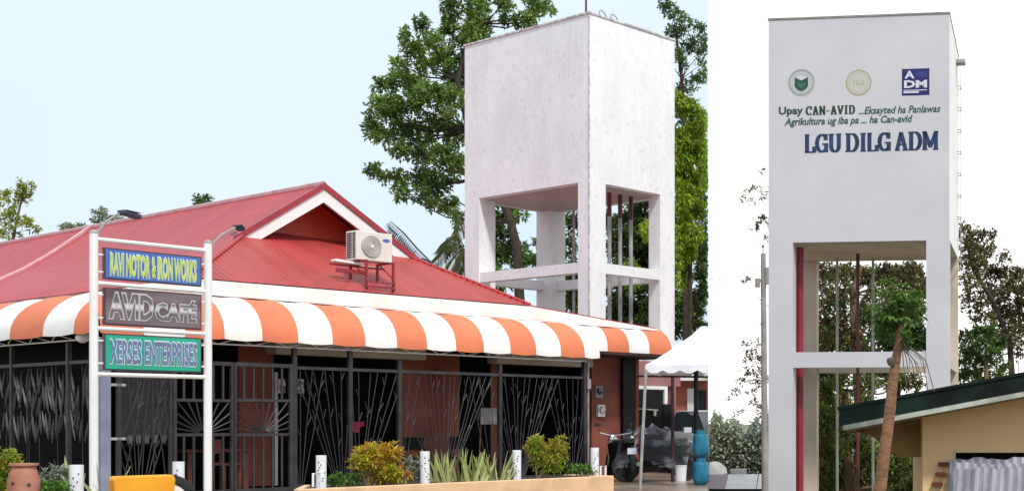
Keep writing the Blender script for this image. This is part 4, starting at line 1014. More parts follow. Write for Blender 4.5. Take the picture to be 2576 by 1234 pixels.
# parked car, partly seen at the right
CC = pt(1800, 1100, 31.); car = thing('parked_car', 'silver parked car with dark windscreen behind the gas cylinders', 'car', (CC.x, CC.y, 0)); FC = Matrix.Translation((CC.x, CC.y, 0)) @ Matrix.Rotation(R(30), 4, 'Z')
def loft(F, secs):
    """sections along y: list of (y, [(x,z)...]) same length"""
    mb = MB(F); n = len(secs[0][1]); vs = [(x, y, z) for y, s in secs for x, z in s]
    fs = [(i*n+k, i*n+(k+1) % n, (i+1)*n+(k+1) % n, (i+1)*n+k) for i in range(len(secs)-1) for k in range(n)]+[tuple(range(n)), tuple(range((len(secs)-1)*n, len(secs)*n))]
    return mb.add(vs, fs)
def sec(w_, z0, z1): return [(-w_*.92, z0), (-w_, z0+(z1-z0)*.3), (-w_, z0+(z1-z0)*.75), (-w_*.86, z1), (-w_*.4, z1+.03), (w_*.4, z1+.03), (w_*.86, z1), (w_, z0+(z1-z0)*.75), (w_, z0+(z1-z0)*.3), (w_*.92, z0)]
loft(FC, [(-2.1, sec(.62, .3, .62)), (-2.0, sec(.8, .22, .72)), (-1.2, sec(.86, .2, .92)), (0, sec(.88, .2, .98)), (1.6, sec(.87, .2, .98)), (2.1, sec(.75, .28, .85))]).build('body', M['car'], car, smooth=True, clip=True)
loft(FC, [(-1.15, [(-.74, .94), (-.72, .95), (.72, .95), (.74, .94)]), (-.35, [(-.76, .95), (-.58, 1.42), (.58, 1.42), (.76, .95)]), (1.0, [(-.76, .96), (-.58, 1.42), (.58, 1.42), (.76, .96)]), (1.75, [(-.7, .96), (-.66, .99), (.66, .99), (.7, .96)])]).build('windows', M['glass'], car, clip=True)
m = MB(FC); m.cbox((0, .35, 1.44), (1.12, 1.3, .04)); m.build('roof', M['car'], car, clip=True, bevel=.02)
for s in (-1, 1):
    m = MB(FC); m.cbox((s*.58, -2.03, .62), (.32, .14, .14), (0, 0, s*.35)); m.build('headlight', M['chrome'], car, clip=True)
    m = MB(FC); m.cbox((s*.95, -.6, 1.02), (.18, .1, .12)); m.build('mirror', M['car'], car, clip=True)
m = MB(FC); m.cbox((0, -2.11, .5), (1.0, .06, .14)); m.build('grille', M['black'], car, clip=True)
for x in (-.8, .8):
    for y in (-1.3, 1.35):
        m = MB(FC); m.lathe([(.2, -.1), (.31, -.1), (.33, -.05), (.33, .05), (.31, .1), (.2, .1)], seg=20, M=Matrix.Translation((x, y, .33)) @ Matrix.Rotation(R(90), 4, 'Y')); m.build('wheel', M['tyre'], car, clip=True)
# house in the distance behind the car
H1 = thing('house', 'low terracotta coloured house with a pale eave behind the silver car', 'house', pt(1740, 1090, 38)-Vector((0, 0, .86)))
a_, b_ = pt(1690, 1090, 38), pt(1781, 1090, 38)
m = MB(); m.box((a_.x-1, 38, 0), (b_.x-.02, 41, 2.35)); m.build('wall', M['house_red'], H1, clip=True)
m = MB(); m.box((a_.x-1.2, 37.5, 2.36), (b_.x-.02, 41.3, 2.5)); m.prism([(a_.x-1.2, 37.5, 2.502), (a_.x-1.2, 41.3, 2.502), (a_.x-1.2, 39.5, 3.2)], (b_.x-a_.x+1.15, 0, 0)); m.build('roof', M['white'], H1, clip=True)
w0, w1 = pt(1756, 0, 37.98), pt(1776, 0, 37.98)
m = MB(); m.box((w0.x, 37.96, .9), (w1.x, 37.99, 2.1)); wo = m.build('window', M['glass'], H1); m = MB(); m.box((w0.x-.3, 37.94, .8), (w0.x-.02, 37.99, 2.15)); m.build('frame', M['white'], wo)
m = MB(); w2 = pt(1704, 0, 37.9); m.box((w2.x, 37.9, 0), (w2.x+.8, 37.99, 1.1)); m.build('low_wall', M['white'], H1)

# ------------------------------------------------------------------ trees around the left tower
B = lambda l, d=1.: [(a, b, c_, d_, (e_[0] if e_ else d)) for a, b, c_, d_, *e_ in l]
big = B([(1135, 25, 22, 45), (1128, 75, 20, 35), (1205, 15, 32, 50), (1200, 80, 35, 45), (1265, 10, 25, 18), (1275, 45, 15, 30, .7), (1345, 15, 25, 35), (1320, 55, 30, 25), (1380, 20, 15, 25, .7), (1180, 110, 35, 40),
         (1020, 95, 14, 28), (1060, 65, 16, 30), (1045, 130, 30, 25), (1085, 110, 25, 30), (1010, 165, 25, 22), (1075, 165, 30, 25), (1120, 150, 28, 35), (1150, 190, 30, 45),
         (960, 215, 28, 18), (1000, 205, 28, 25), (1045, 215, 30, 25), (950, 262, 28, 24), (985, 265, 28, 28), (1035, 270, 35, 30), (1080, 235, 35, 30), (1130, 250, 40, 40),
         (935, 318, 22, 32), (965, 340, 28, 25), (1005, 325, 32, 28), (1050, 335, 35, 28), (1100, 320, 38, 35), (1145, 330, 28, 40), (970, 290, 25, 20), (1010, 375, 30, 22), (1065, 390, 35, 30), (1115, 395, 35, 35), (1150, 420, 22, 40),
         (940, 425, 20, 15), (960, 445, 25, 14), (1000, 450, 25, 24), (1010, 490, 22, 18), (1065, 445, 30, 28), (1100, 465, 35, 35), (1060, 490, 25, 18), (1090, 515, 22, 15), (1130, 515, 28, 22), (1150, 550, 16, 26, .9),
         (1250, 545, 25, 30), (1300, 535, 25, 22), (1260, 590, 35, 32), (1250, 640, 40, 40), (1300, 640, 35, 35), (1340, 660, 35, 22), (1355, 605, 14, 16, .8), (1240, 700, 60, 35)])
tree('broadleaf_tree', 'large broad-leaved tree with lobed clumps behind the white tower, left side', 'tree', big, 47, 1.5,
     [(1320, 1150), (1310, 800), (1300, 620), (1285, 560), (1240, 440), (1180, 330), (1150, 200), (1190, 60)], M['leaf_a'], M['bark'], .17, 1.45, 'L', 11, 'trees behind the café', .2, 8)
dark = B([(2080, 700, 45, 35, .6), (2150, 690, 45, 30, .7), (2220, 700, 40, 35, .8), (2290, 700, 45, 35, .8), (2100, 770, 50, 40, .7), (2180, 790, 45, 40, .8), (2080, 830, 45, 35), (2310, 760, 30, 40, .8),(2090, 925, 60, 20), (2180, 905, 90, 30), (2280, 915, 60, 30), (2070, 960, 40, 30), (2190, 1220, 120, 60), (2090, 1060, 50, 120),(1440, 560, 22, 25), (1430, 620, 18, 30), (1445, 690, 25, 40), (1440, 770, 30, 40), (1530, 560, 25, 35), (1545, 620, 20, 25), (1590, 540, 30, 30), (1620, 520, 30, 30), (1610, 590, 35, 35), (1640, 640, 30, 35), (1580, 640, 25, 20, .8), (1560, 760, 25, 30), (1610, 720, 40, 30), (1620, 780, 40, 40), (1540, 800, 30, 30), (1700, 650, 30, 60), (1770, 640, 20, 60), (1700, 760, 50, 40), (1740, 790, 35, 50), (1765, 540, 15, 40, .8), (1765, 720, 20, 50), (1640, 820, 90, 40), (1590, 590, 60, 60), (1560, 700, 50, 60, .7), (1620, 660, 50, 60), (1775, 660, 12, 160), (1690, 790, 90, 50), (1770, 480, 14, 60), (1450, 720, 40, 60), (1240, 760, 40, 40)])
tree('broadleaf_tree', 'dark dense tree seen between the columns of the white tower', 'tree', dark, 50, 1.5, [(1560, 1150), (1565, 800), (1590, 620), (1650, 560)], M['leaf_b'], M['bark'], .19, 1.5, 'L', 12, 'trees behind the café', .28, 8)
lime = B([(1730, 270, 28, 25), (1745, 320, 28, 25), (1720, 350, 25, 30), (1750, 380, 28, 30), (1722, 420, 28, 35), (1755, 450, 25, 30), (1725, 490, 28, 35), (1750, 520, 25, 25), (1722, 560, 22, 35), (1745, 590, 22, 25), (1728, 630, 22, 30), (1722, 690, 22, 30), (1765, 300, 14, 30), (1710, 250, 15, 25), (1708, 540, 14, 200, .8), (1768, 360, 12, 60), (1772, 430, 10, 60, .8), (1700, 400, 12, 100, .8),  (1590, 690, 25, 35, .8), (1630, 580, 18, 30, .7)])
tree('lime_tree', 'bright lime-green drooping tree along the right edge of the white tower', 'tree', lime, 44, .8, [(1735, 1150), (1735, 800), (1738, 500), (1735, 260)], M['leaf_lime'], M['bark'], .13, 2.2, 'L', 13, 'trees behind the café', .1, 9, droop=.9)
top = B([(1680, 15, 22, 20), (1700, 35, 18, 14), (1725, 50, 18, 14), (1755, 70, 14, 14), (1690, 85, 22, 18), (1715, 75, 20, 14), (1700, 125, 18, 16), (1725, 120, 22, 14), (1745, 110, 14, 16), (1765, 130, 18, 22), (1715, 160, 14, 20), (1772, 90, 10, 25), (1718, 225, 22, 20), (1750, 205, 14, 20), (1770, 190, 12, 25), (1760, 165, 14, 10, .6), (1712, 280, 16, 30)])
tree('slender_tree', 'sparse pale-leaved treetop rising above the right corner of the white tower', 'tree', top, 46, .8, [(1725, 1150), (1722, 400), (1715, 200), (1700, 80)], M['leaf_top'], M['bark'], .15, 1.3, 'L', 14, 'trees behind the café', .1, 7)
tree('young_tree', 'yellow-green leafy branches rising over the roof at the left edge', 'tree', B([(18, 500, 18, 25), (20, 540, 20, 22), (62, 475, 22, 22), (55, 505, 18, 18), (10, 580, 25, 15, .8), (55, 560, 25, 16), (85, 575, 14, 12, .8), (30, 590, 20, 12, .5)]), 46, .5, [(15, 1150), (20, 700), (35, 590), (45, 540), (60, 480)], M['leaf_yel'], M['bark2'], .13, 1.3, None, 15, 'small treetops above the café roof', .07)
tree('young_tree', 'pale grey-green treetop behind the solar lamp above the roof', 'tree', B([(180, 576, 30, 10), (165, 572, 18, 8), (250, 532, 16, 12), (258, 552, 24, 12), (290, 552, 20, 10), (210, 572, 25, 9)]), 46, .4, [(240, 1150), (245, 700), (250, 580), (250, 540)], M['leaf_grey'], M['bark2'], .12, 1.5, None, 16, 'small treetops above the café roof', .06)
tree('young_tree', 'small green leaf tuft peeping over the roof ridge', 'tree', B([(510, 505, 26, 12), (515, 518, 24, 10)]), 46, .4, [(515, 1150), (512, 700), (512, 520)], M['leaf_top'], M['bark2'], .14, 1.8, None, 17, 'small treetops above the café roof', .06)
def palm(label, Y, base, fronds, lm, seed, group='palms behind the café'):
    q = random.Random(seed); b = pt(*base, Y); t = thing('palm_tree', label, 'palm', Vector((b.x, b.y, 0)), group)
    m = MB(); m.tube([Vector((b.x, b.y, 0)), b], [.14, .1], 8); m.build('trunk', M['bark2'], t, smooth=True)
    for fr in fronds:
        P = [pt(x, y, Y+dy) for x, y, dy in fr]; vs, fs = [], []
        st_ = MB(); st_.tube(P, [.025]*(len(P)-1)+[.008], 4)
        n = 28
        for i in range(n):
            s = (i+.5)/n*(len(P)-1); k = int(s); c = P[k].lerp(P[k+1], s-k); tg = (P[k+1]-P[k]).normalized()
            for sg in (-1, 1):
                sd_ = tg.cross(Vector((0, 1, 0))).normalized()*sg
                d = sd_*.45+tg*.6+Vector((0, sg*.35, -.9)); ln = .65*math.sin(math.pi*min(1, .15+.8*(i+.5)/n))+.15
                leaf(vs, fs, c, d, Vector((0, 0, 1)), ln*q.uniform(.8, 1.1), .032, .1)
        st_.v += vs; off = len(st_.v)-len(vs); st_.f += [tuple(a+off for a in f) for f in fs]
        st_.build('frond', lm, t)
palm('dark palm frond arching above the roof beside the air conditioner', 40, (1090, 700), [[(1085, 660, 0), (1050, 625, 0), (1015, 585, .2), (982, 556, .3)], [(1085, 660, 0), (1065, 650, .5), (1040, 660, .8)]], M['palm_dark'], 1)
palm('olive-green drooping palm between the roof and the white tower', 42, (1165, 700), [[(1168, 620, 0), (1135, 610, 0), (1105, 635, 0), (1080, 665, 0)], [(1168, 620, 0), (1150, 590, .3), (1125, 600, .5), (1100, 640, .5)], [(1168, 625, 0), (1160, 650, 0), (1140, 690, 0)], [(1168, 600, .5), (1160, 560, .5), (1150, 540, .8)], [(1165, 620, -.5), (1145, 640, -.7), (1120, 690, -.8)]], M['palm'], 2)

# ------------------------------------------------------------------ right-hand place: lettered tower
RY = 34.; sdx, sdy = (2600-PX), F_; ln_ = math.hypot(sdx, sdy)
fx, fy = sdy/ln_, -sdx/ln_                      # front direction (to the right)
P0 = pt(1933, 0, RY); RTF = frame(P0.x, P0.y, fx, fy)
k_ = RY/F_
def rw(x):
    """tower-front coordinate of picture column x"""
    r = (x-PX)/F_; return (r*P0.y-P0.x)/(fx-r*fy)
def rz(x, y):
    a = rw(x); Y = P0.y+a*fy; return HC+(HY-y)/F_*Y
RW = rw(2388); RD = 4.1; RZT = rz(2160, 43); RZO = rz(2160, 607); GB = -1.8
T2 = thing('water_tower', 'pale grey square water tower with painted seals and lettering, open frame below', 'tower', RTF @ Vector((RW/2, RD/2, GB)), None, math.atan2(fy, fx))
m = MB(RTF); m.box((0, 0, RZO), (RW, RD, RZT)); m.build('tank', M['tower_paint'], T2)
m = MB(RTF); m.box((-.02, -.02, RZT+.001), (RW+.02, RD+.02, RZT+.045)); m.build('coping', M['pole'], T2)
m = MB(RTF); m.box((.25, .25, RZO-.03), (RW-.25, RD-.25, RZO-.003)); m.build('tank_underside', M['tower_inner'], T2)
m = MB(RTF); m.box((RW+.0005, .004, RZO), (RW+.006, RD, RZT)); m.build('sunlit_side_skin', M['tank_white'], T2)  # thin white skin on the grey tank; the sunlit brightness is painted in
oL, oR = rw(1995), rw(2330); cd = .42
for a, b in ((0, oL), (oR, RW)):
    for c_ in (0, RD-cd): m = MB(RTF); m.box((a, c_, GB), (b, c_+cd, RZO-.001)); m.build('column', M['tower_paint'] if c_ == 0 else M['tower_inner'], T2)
zb1, zb0 = rz(2160, 884), rz(2160, 923)
for z1, z0 in ((zb1, zb0), (zb1-4.0, zb0-4.0)):
    z0 = max(z0, GB)
    m = MB(RTF); m.box((oL+.001, .03, z0), (oR-.001, .3, z1)); m.build('beam', M['tower_paint'], T2)
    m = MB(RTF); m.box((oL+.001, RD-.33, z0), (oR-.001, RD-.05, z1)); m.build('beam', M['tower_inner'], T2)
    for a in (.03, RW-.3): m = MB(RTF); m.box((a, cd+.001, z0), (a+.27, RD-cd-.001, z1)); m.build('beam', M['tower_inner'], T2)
def rp(x, d):
    """tower coordinate of picture column x at depth d behind the front"""
    r = (x-PX)/F_; ox, oy = P0.x-fy*d, P0.y+fx*d
    return (r*oy-ox)/(fx-r*fy)
a = rp(2012, .75); m = MB(RTF); m.tube([(a, .75, GB), (a, .75, RZO-.031)], .1, 12); m.build('pipe', M['pipe_red'], T2, smooth=True)['label'] = 'thick dark red pipe'
a = rp(2158, 2.2); m = MB(RTF); m.tube([(a, 2.2, rz(2158, 700)), (a, 2.2, RZO-.031)], .05, 8); m.build('pipe', M['pipe_maroon'], T2, smooth=True)
m = MB(RTF); m.tube([(a, 2.2, GB), (a, 2.2, rz(2158, 700)-.002)], .045, 8); m.build('pipe', M['pipe_maroon'], T2, smooth=True)
for x in (2106, 2196):
    a = rp(x, 3.2); m = MB(RTF); m.tube([(a, 3.2, GB), (a, 3.2, RZO-.031)], .04, 8); m.build('pipe', M['pipe_green'], T2, smooth=True)
# ladder and float gauge on the right side
lx = RW+.1; m = MB(RTF)
for y_ in (3.35, 3.7): m.tube([(lx, y_, RZO-.6), (lx, y_, RZT-.45)], .006, 5)
m.build('ladder_rail', M['galv'], T2)
for k in range(9):
    z = RZT-.98-k*.6; m = MB(RTF); m.tube([(RW, 3.35, z), (lx, 3.35, z), (lx, 3.7, z), (RW, 3.7, z)], .016, 5); m.build('ladder_rung', M['pipe_grey'], T2)
m = MB(RTF); m.cbox((RW+.1, 3.0, RZT-.42), (.3, .35, .1)); m.build('ladder_platform', M['pipe_grey'], T2)
# painted marks on the tank: thin reliefs 4 mm proud
FY = -.003
TM = lambda x, y, d=0: Matrix.Translation((rw(x), FY-d, rz(x, y)))
SC = RY/F_
def disc(x, y, r0, r1, mt, name, parent, d=0, seg=40):
    m = MB(RTF); c = (rw(x), rz(x, y)); vs = []
    for k in range(seg):
        a = 2*math.pi*k/seg
        for rr_ in (r0, r1): vs.append((c[0]+rr_*SC*math.cos(a), FY-d, c[1]+rr_*SC*math.sin(a)))
    m.add(vs, [(2*k, 2*k+1, (2*k+3) % (2*seg), (2*k+2) % (2*seg)) for k in range(seg)])
    return m.build(name, mt, parent)
s1 = disc(2016, 208, 28, 34, M['seal'], 'seal', T2)
disc(2016, 208, 20, 26.5, mat('pale_seal_paint', (.44, .46, .47), None, rough=.7), 'seal_ring', s1, .001)
m = MB(RTF); c = (rw(2016), rz(2016, 212)); k = SC
m.add([(c[0]+x*k, FY-.003, c[1]+z*k) for x, z in ((-17, 17), (-8, 13), (0, 9), (8, 13), (17, 17), (17, -5), (10, -14), (0, -18), (-10, -14), (-17, -5))], [tuple(range(10))]); m.build('emblem', M['seal_green'], s1)
m = MB(RTF); m.add([(c[0]+x*k, FY-.005, c[1]+z*k) for x, z in ((-10, 6), (0, 2), (10, 6), (10, -5), (0, -11), (-10, -5))], [tuple(range(6))]); m.build('emblem_centre', mat('mid_green_paint', (.03, .13, .09), None, rough=.7), s1)
m = MB(RTF)
for i in range(22):
    a = R(i*360/22); m.cbox((c[0]+31*k*math.cos(a), FY-.001, c[1]+4*k*.0+31*k*math.sin(a)-(-4)*k*.0), (.012, .002, .03), (0, -a, 0))
m.build('seal_dots', M['logo_white'], s1)
s2 = disc(2160, 208, 29, 32.5, M['gold'], 'seal', T2); disc(2160, 208, 0.5, 28.5, M['gold_fill'], 'seal_field', s2, .0005)
disc(2160, 208, 23, 24, M['gold'], 'seal_ring', s2, .001)
m = MB(RTF); text_mb(m, 'FILE', 28*SC, 11*SC, TM(2146, 214, .001), .002); m.build('lettering', M['gold'], s2)
lg = MB(RTF); x0, x1, z1, z0 = rw(2269), rw(2338), rz(2303, 173), rz(2303, 240); lg.box((x0, FY-.001, z0), (x1, .0, z1)); lgo = lg.build('logo_square', M['navy_logo'], T2)
m = MB(RTF); text_mb(m, 'A', 22*SC, 17*SC, TM(2277, 197, .002), .002, .04); m.build('lettering', M['logo_white'], lgo)
m = MB(RTF); text_mb(m, 'DM', 54*SC, 17*SC, TM(2276, 221, .002), .002, .04); m.build('lettering', M['logo_white'], lgo)
m = MB(RTF)
m.box((x0+4*SC, FY-.004, rz(2303, 228)), (x1-6*SC, FY-.002, rz(2303, 226))); m.box((x0+4*SC, FY-.004, rz(2303, 234)), (x0+42*SC, FY-.002, rz(2303, 229.5))); m.build('logo_lines', M['logo_white'], lgo)
m = MB(RTF); m.box((x0+34*SC, FY-.003, rz(2303, 196)), (x1-5*SC, FY-.0015, rz(2303, 180))); m.build('logo_block', M['blue_logo'], lgo)
# first line
m = MB(RTF); text_mb(m, 'Upay', 60*SC, 24*SC, TM(1960, 294), .003, .03); m.build('lettering', M['dk_green'], T2)
m = MB(RTF); strokes(m, 'CAN-AVID', {'*': 14.2*SC, 'I': 9*SC, '-': 9*SC}, 2.8*SC, 20*SC, 5*SC, 2.2*SC, TM(2028, 289)); m.build('lettering', M['dk_green'], T2)
m = MB(RTF); text_mb(m, '...Eksayted ha Panlawas', 204*SC, 23*SC, TM(2160, 293), .003, .02, .25); m.build('lettering', M['teal'], T2)
m = MB(RTF); text_mb(m, 'Agrikultura ug iba pa ... ha Can-avid', 322*SC, 23*SC, TM(1974, 321), .003, .025, .25); m.build('lettering', M['teal'], T2)
m = MB(RTF); W_ = {'*': 30*SC, 'I': 17*SC, 'M': 38*SC, ' ': 6*SC, 'L': 24*SC, 'D': 32*SC}
strokes(m, 'LGU DILG ADM', W_, 3.1*SC, 43*SC, 10.3*SC, 3.6*SC, TM(2026, 383)); m.build('lettering', M['navy'], T2)

# concrete power pole left of the tower
PP = thing('power_pole', 'grey concrete power pole with transformer brackets at the left edge of the lettered tower', 'pole', Vector((pt(1922, 0, 31).x, 31, GB)))
a_ = pt(1920, 637, 31); b_ = pt(1926, 1234, 31)
m = MB(); m.tube([Vector((b_.x, 31, GB)), a_], [.085, .06], 10); m.build('shaft', M['pole'], PP, smooth=True)
m = MB(); m.tube([pt(1929, 672, 30.95), pt(1929, 715, 30.95)], .045, 8); m.build('switch_box', M['pole'], PP)
m = MB(); m.tube([pt(1906, 700, 30.9), pt(1906, 722, 30.9)], .06, 8); m.tube([pt(1906, 705, 31), pt(1918, 705, 31)], .03, 6); m.build('insulator', M['pole'], PP)
m = MB(); m.tube([pt(1919.5, 637, 31), pt(1919.5, 620, 31)], .012, 5); m.cbox(pt(1919.5, 619, 31), (.05, .05, .05)); m.build('tip_insulator', M['pipe_maroon'], PP)
m = MB()
for y in (763, 814, 865, 915, 970): m.tube([pt(1910, y, 31), pt(1922, y, 31)], .01, 4)
m.build('step', M['pole'], PP)
def wire(pts, Y0, label):
    P = [pt(x, y, Y0) for x, y in pts]; m = MB(); m.tube(P, .006, 4)
    single('cable', label, 'cable', m, M['wire'], P[0], 'cables left of the lettered tower')
wire([(1785, 699), (1810, 704), (1840, 702), (1868, 690), (1906, 660)], 33, 'thin sagging cable running to the top of the power pole')
wire([(1785, 699), (1815, 715), (1845, 728)], 33, 'short thin cable slanting down left of the power pole')

# house with green roof at the lower right
HYY = 16.; q_ = HYY/F_
HB = thing('house', 'ochre house with a sloping dark green roof edge in front of the lettered tower', 'house', Vector((pt(2450, 0, HYY).x, HYY, GB)))
wL = pt(2321, 0, HYY).x; XR = pt(2720, 0, HYY).x
def ro(x, y, dY=0): return pt(x, y, HYY+dY)
def ry(x): return 1070-(x-2120)*.187
wt = lambda x: pt(x, ry(x)-3, HYY)
m = MB(); a_ = wt(2321); b_ = wt(2720)
w0, w1, wz0, wz1 = pt(2404, 0, HYY).x, XR, pt(0, 1290, HYY).z, pt(0, 1137, HYY).z
m.prism([(wL, HYY, GB), (w0, HYY, GB), (w0, HYY, a_.z+(w0-wL)*(b_.z-a_.z)/(b_.x-a_.x)), (wL, HYY, a_.z)], (0, .15, 0))
m.prism([(w0+.001, HYY, wz1), (XR, HYY, wz1), (XR, HYY, b_.z), (w0+.001, HYY, a_.z+(w0-wL)*(b_.z-a_.z)/(b_.x-a_.x))], (0, .15, 0))
m.box((w0+.001, HYY, GB), (XR, HYY+.15, wz0))
m.box((wL, HYY+.151, GB), (wL+.15, HYY+4, a_.z-.02)); m.box((XR-.1, HYY+.151, GB), (XR, HYY+4, a_.z)); m.build('wall', M['ochre'], HB)
m = MB(); m.box((w0, HYY+.4, wz0), (XR-.11, HYY+.43, wz1+.1)); wo = m.build('window', M['black'], HB)
m = MB(); m.box((w0+.001, HYY-.04, wz1), (XR, HYY-.002, wz1+.02)); m.build('sill', M['ochre'], wo)
# roof: dark sheet with rake board and pale flashing
rd = Vector((1, 0, .187)).normalized()
Af = ro(2108, 1022, -.55); Bf = Af+Vector((4.2, 0, 4.2*.187)); th = .0
OV_ = -.55
A1 = pt(2108, 1022, HYY+OV_); sl = .187
def seg(z_off0, z_off1, xa, dYa, dYb, mt, name, par):
    Y = HYY+OV_+dYa; A = Vector((pt(xa, 0, Y).x, Y, 0)); Lx = 4.0
    zA = A1.z+(A.x-A1.x)*sl
    m = MB(); m.prism([(A.x, Y, zA+z_off0), (A.x+Lx, Y, zA+z_off0+Lx*sl), (A.x+Lx, Y, zA+z_off1+Lx*sl), (A.x, Y, zA+z_off1)], (0, dYb-dYa, 0))
    return m.build(name, M[mt], par)
rf = seg(0, -.035, 2106, -.02, 4.5, 'green_roof', 'roof', HB)
seg(-.038, -.225, 2112, 0, .03, 'green_roof', 'rake_board', rf)
seg(-.228, -.285, 2121, -.02, .05, 'gutter', 'flashing', rf)
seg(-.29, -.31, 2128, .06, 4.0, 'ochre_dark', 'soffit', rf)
m = MB(); pa = pt(2120, 1075, HYY-.3); m.tube([pa, pt(2180, 1085, HYY+.8), pt(2290, 1125, HYY+2.6)], .03, 5); m.build('rafter', M['wood'], HB)
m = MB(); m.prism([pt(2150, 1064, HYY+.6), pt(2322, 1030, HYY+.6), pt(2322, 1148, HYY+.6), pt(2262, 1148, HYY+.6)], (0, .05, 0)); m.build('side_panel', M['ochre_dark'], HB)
# stacked corrugated sheets leaning in the window, brown blocks beside them
SHT = thing('roofing_sheets', 'bundle of grey corrugated sheets leaning in front of the dark window', 'sheets', Vector((pt(2480, 0, HYY).x, HYY-.3, GB)))
rr = random.Random(4)
for k in range(3):
    m = MB(); n = 34; xa = pt(2392+k*4, 0, HYY-.25).x; vs = []
    for i in range(n+1):
        x = xa+i*.05; o_ = (-.03 if i % 2 else .03)-k*.09; top = pt(0, 1156+k*12-rr.uniform(0, 9), HYY-.1).z
        vs += [(x-.12-.03*k, HYY-.55+o_, GB), (x, HYY-.1+o_, top)]
    m.add(vs, [(2*i, 2*i+2, 2*i+3, 2*i+1) for i in range(n)])
    m.build('sheet', M['sheet'], SHT)
for i, (x, y) in enumerate(((2374, 1166), (2367, 1191), (2358, 1216))):
    c = pt(x, y, HYY-.04); m = MB(); m.cbox(c, (.13, .07, .045))
    single('block', 'red-brown block set in the ochre wall, ' + ('top of three', 'middle of three', 'bottom of three')[i], 'block', m, M['brick'], c-Vector((0, 0, .02)), 'red-brown blocks on the ochre wall', bevel=.005)

# papaya tree crossing in front of the green roof
PY = 14.6
PT = thing('papaya_tree', 'thin brown papaya trunk with a green leafy top in front of the green roof', 'tree', Vector((pt(2205, 0, PY).x, PY, GB)))
P = [(2196, 1400), (2213, 1234), (2226, 1130), (2238, 1040), (2246, 960), (2255, 900), (2262, 850), (2265, 800)]
m = MB(); PP_ = [pt(x, y, PY) for x, y in P]; PP_[0].z = GB
m.tube(PP_, [.085, .072, .065, .062, .056, .049, .044, .025], 12); m.build('trunk', M['trunk_tan'], PT, smooth=True)
m = MB(); m.lathe([(.0, .05), (.05, .03), (.055, -.01), (.03, -.05), (0, -.055)], pt(2243, 908, PY-.05), 12); m.build('fruit', M['dead'], PT, smooth=True)
q = random.Random(21); vs, fs = [], []; st_ = MB(); tp = pt(2258, 800, PY)
for i in range(105):
    w_ = rdir(q)*(q.random()**.5); e_ = pt(2258, 785, PY)+Vector((w_.x*.30+.05*w_.z, w_.y*.3, w_.z*.38+.03))
    if i < 60: st_.tube([tp+Vector((0, 0, q.uniform(-.15, .1))), e_], .005, 4)
    for k in range(7):
        an = k/7*2*math.pi+i; dd_ = Vector((math.cos(an), math.sin(an), q.uniform(-.5, .1)))+w_*.5
        leaf(vs, fs, e_, dd_, Vector((0, 0, 1)), q.uniform(.06, .12), .04)
st_.build('leaf_stalks', M['leaf_mid'], PT); mb = MB(); mb.v, mb.f = vs, fs; mb.build('crown', M['leaf_mid'], PT)
m = MB()
for i in range(9):
    x = 2275+i*7; m.tube([pt(2266+q.uniform(-3, 6), 855+q.uniform(-8, 20), PY), pt(x-2, 900+q.uniform(-5, 20), PY-.05), pt(x+q.uniform(-2, 8)+i*1.5, 945+q.uniform(0, 45), PY-.1)], .003+.004*q.random(), 4)
m.build('dead_stalks', M['dead'], PT)

# trees behind the lettered tower
r1 = B([(2060, 680, 25, 25, .8), (2110, 690, 30, 25, .8), (2075, 740, 30, 30, .6), (2130, 740, 25, 25, .7), (2170, 690, 30, 25), (2060, 800, 25, 25, .6), (2110, 810, 28, 25, .7), (2080, 855, 40, 25), (2150, 850, 40, 30), (2190, 750, 28, 25, .7), (2240, 690, 35, 25), (2290, 680, 35, 25), (2310, 720, 20, 30, .8), (2250, 740, 28, 25)])
tree('bare_leaved_tree', 'thin olive-brown tree with bright gaps seen through the upper opening of the lettered tower', 'tree', r1, 46, 1., [(2165, 1300), (2160, 1000), (2150, 850), (2145, 740), (2165, 670)], M['leaf_olive'], M['bark2'], .14, 1.5, 'R', 31, 'trees behind the lettered tower', .2, 8)
r2_ = B([(2250, 790, 35, 30), (2290, 770, 35, 28), (2300, 830, 35, 30), (2220, 820, 28, 30), (2240, 850, 60, 30), (2200, 790, 22, 25), (2320, 860, 25, 25, .8)])
tree('green_tree', 'fresh green tree crown on the right of the upper opening of the lettered tower', 'tree', r2_, 44, 1., [(2260, 1300), (2258, 1000), (2255, 820)], M['leaf_mid'], M['bark'], .15, 2.0, 'R', 32, 'trees behind the lettered tower', .15, 8)
r3 = B([(2065, 990, 30, 45, 1.3), (2070, 1060, 32, 40, 1.3), (2080, 1130, 35, 45, 1.3), (2060, 1200, 35, 50, 1.3), (2110, 960, 30, 25), (2120, 1020, 30, 30, .7), (2130, 1200, 40, 40), (2180, 1130, 35, 40, .9), (2190, 1190, 40, 50), (2250, 1180, 40, 50), (2290, 1160, 35, 40), (2300, 1220, 40, 40), (2180, 970, 35, 25, .7), (2250, 960, 40, 25, .6), (2300, 965, 30, 20, .6), (2120, 1100, 25, 40, .8)])
tree('moss_tree', 'mossy green shrub-like tree seen through the lower opening of the lettered tower', 'tree', r3, 43, 1.2, [(2140, 1330), (2140, 1240), (2130, 1100), (2125, 980)], M['leaf_moss'], M['bark2'], .15, 1.8, 'R', 33, 'trees behind the lettered tower', .25, 8)
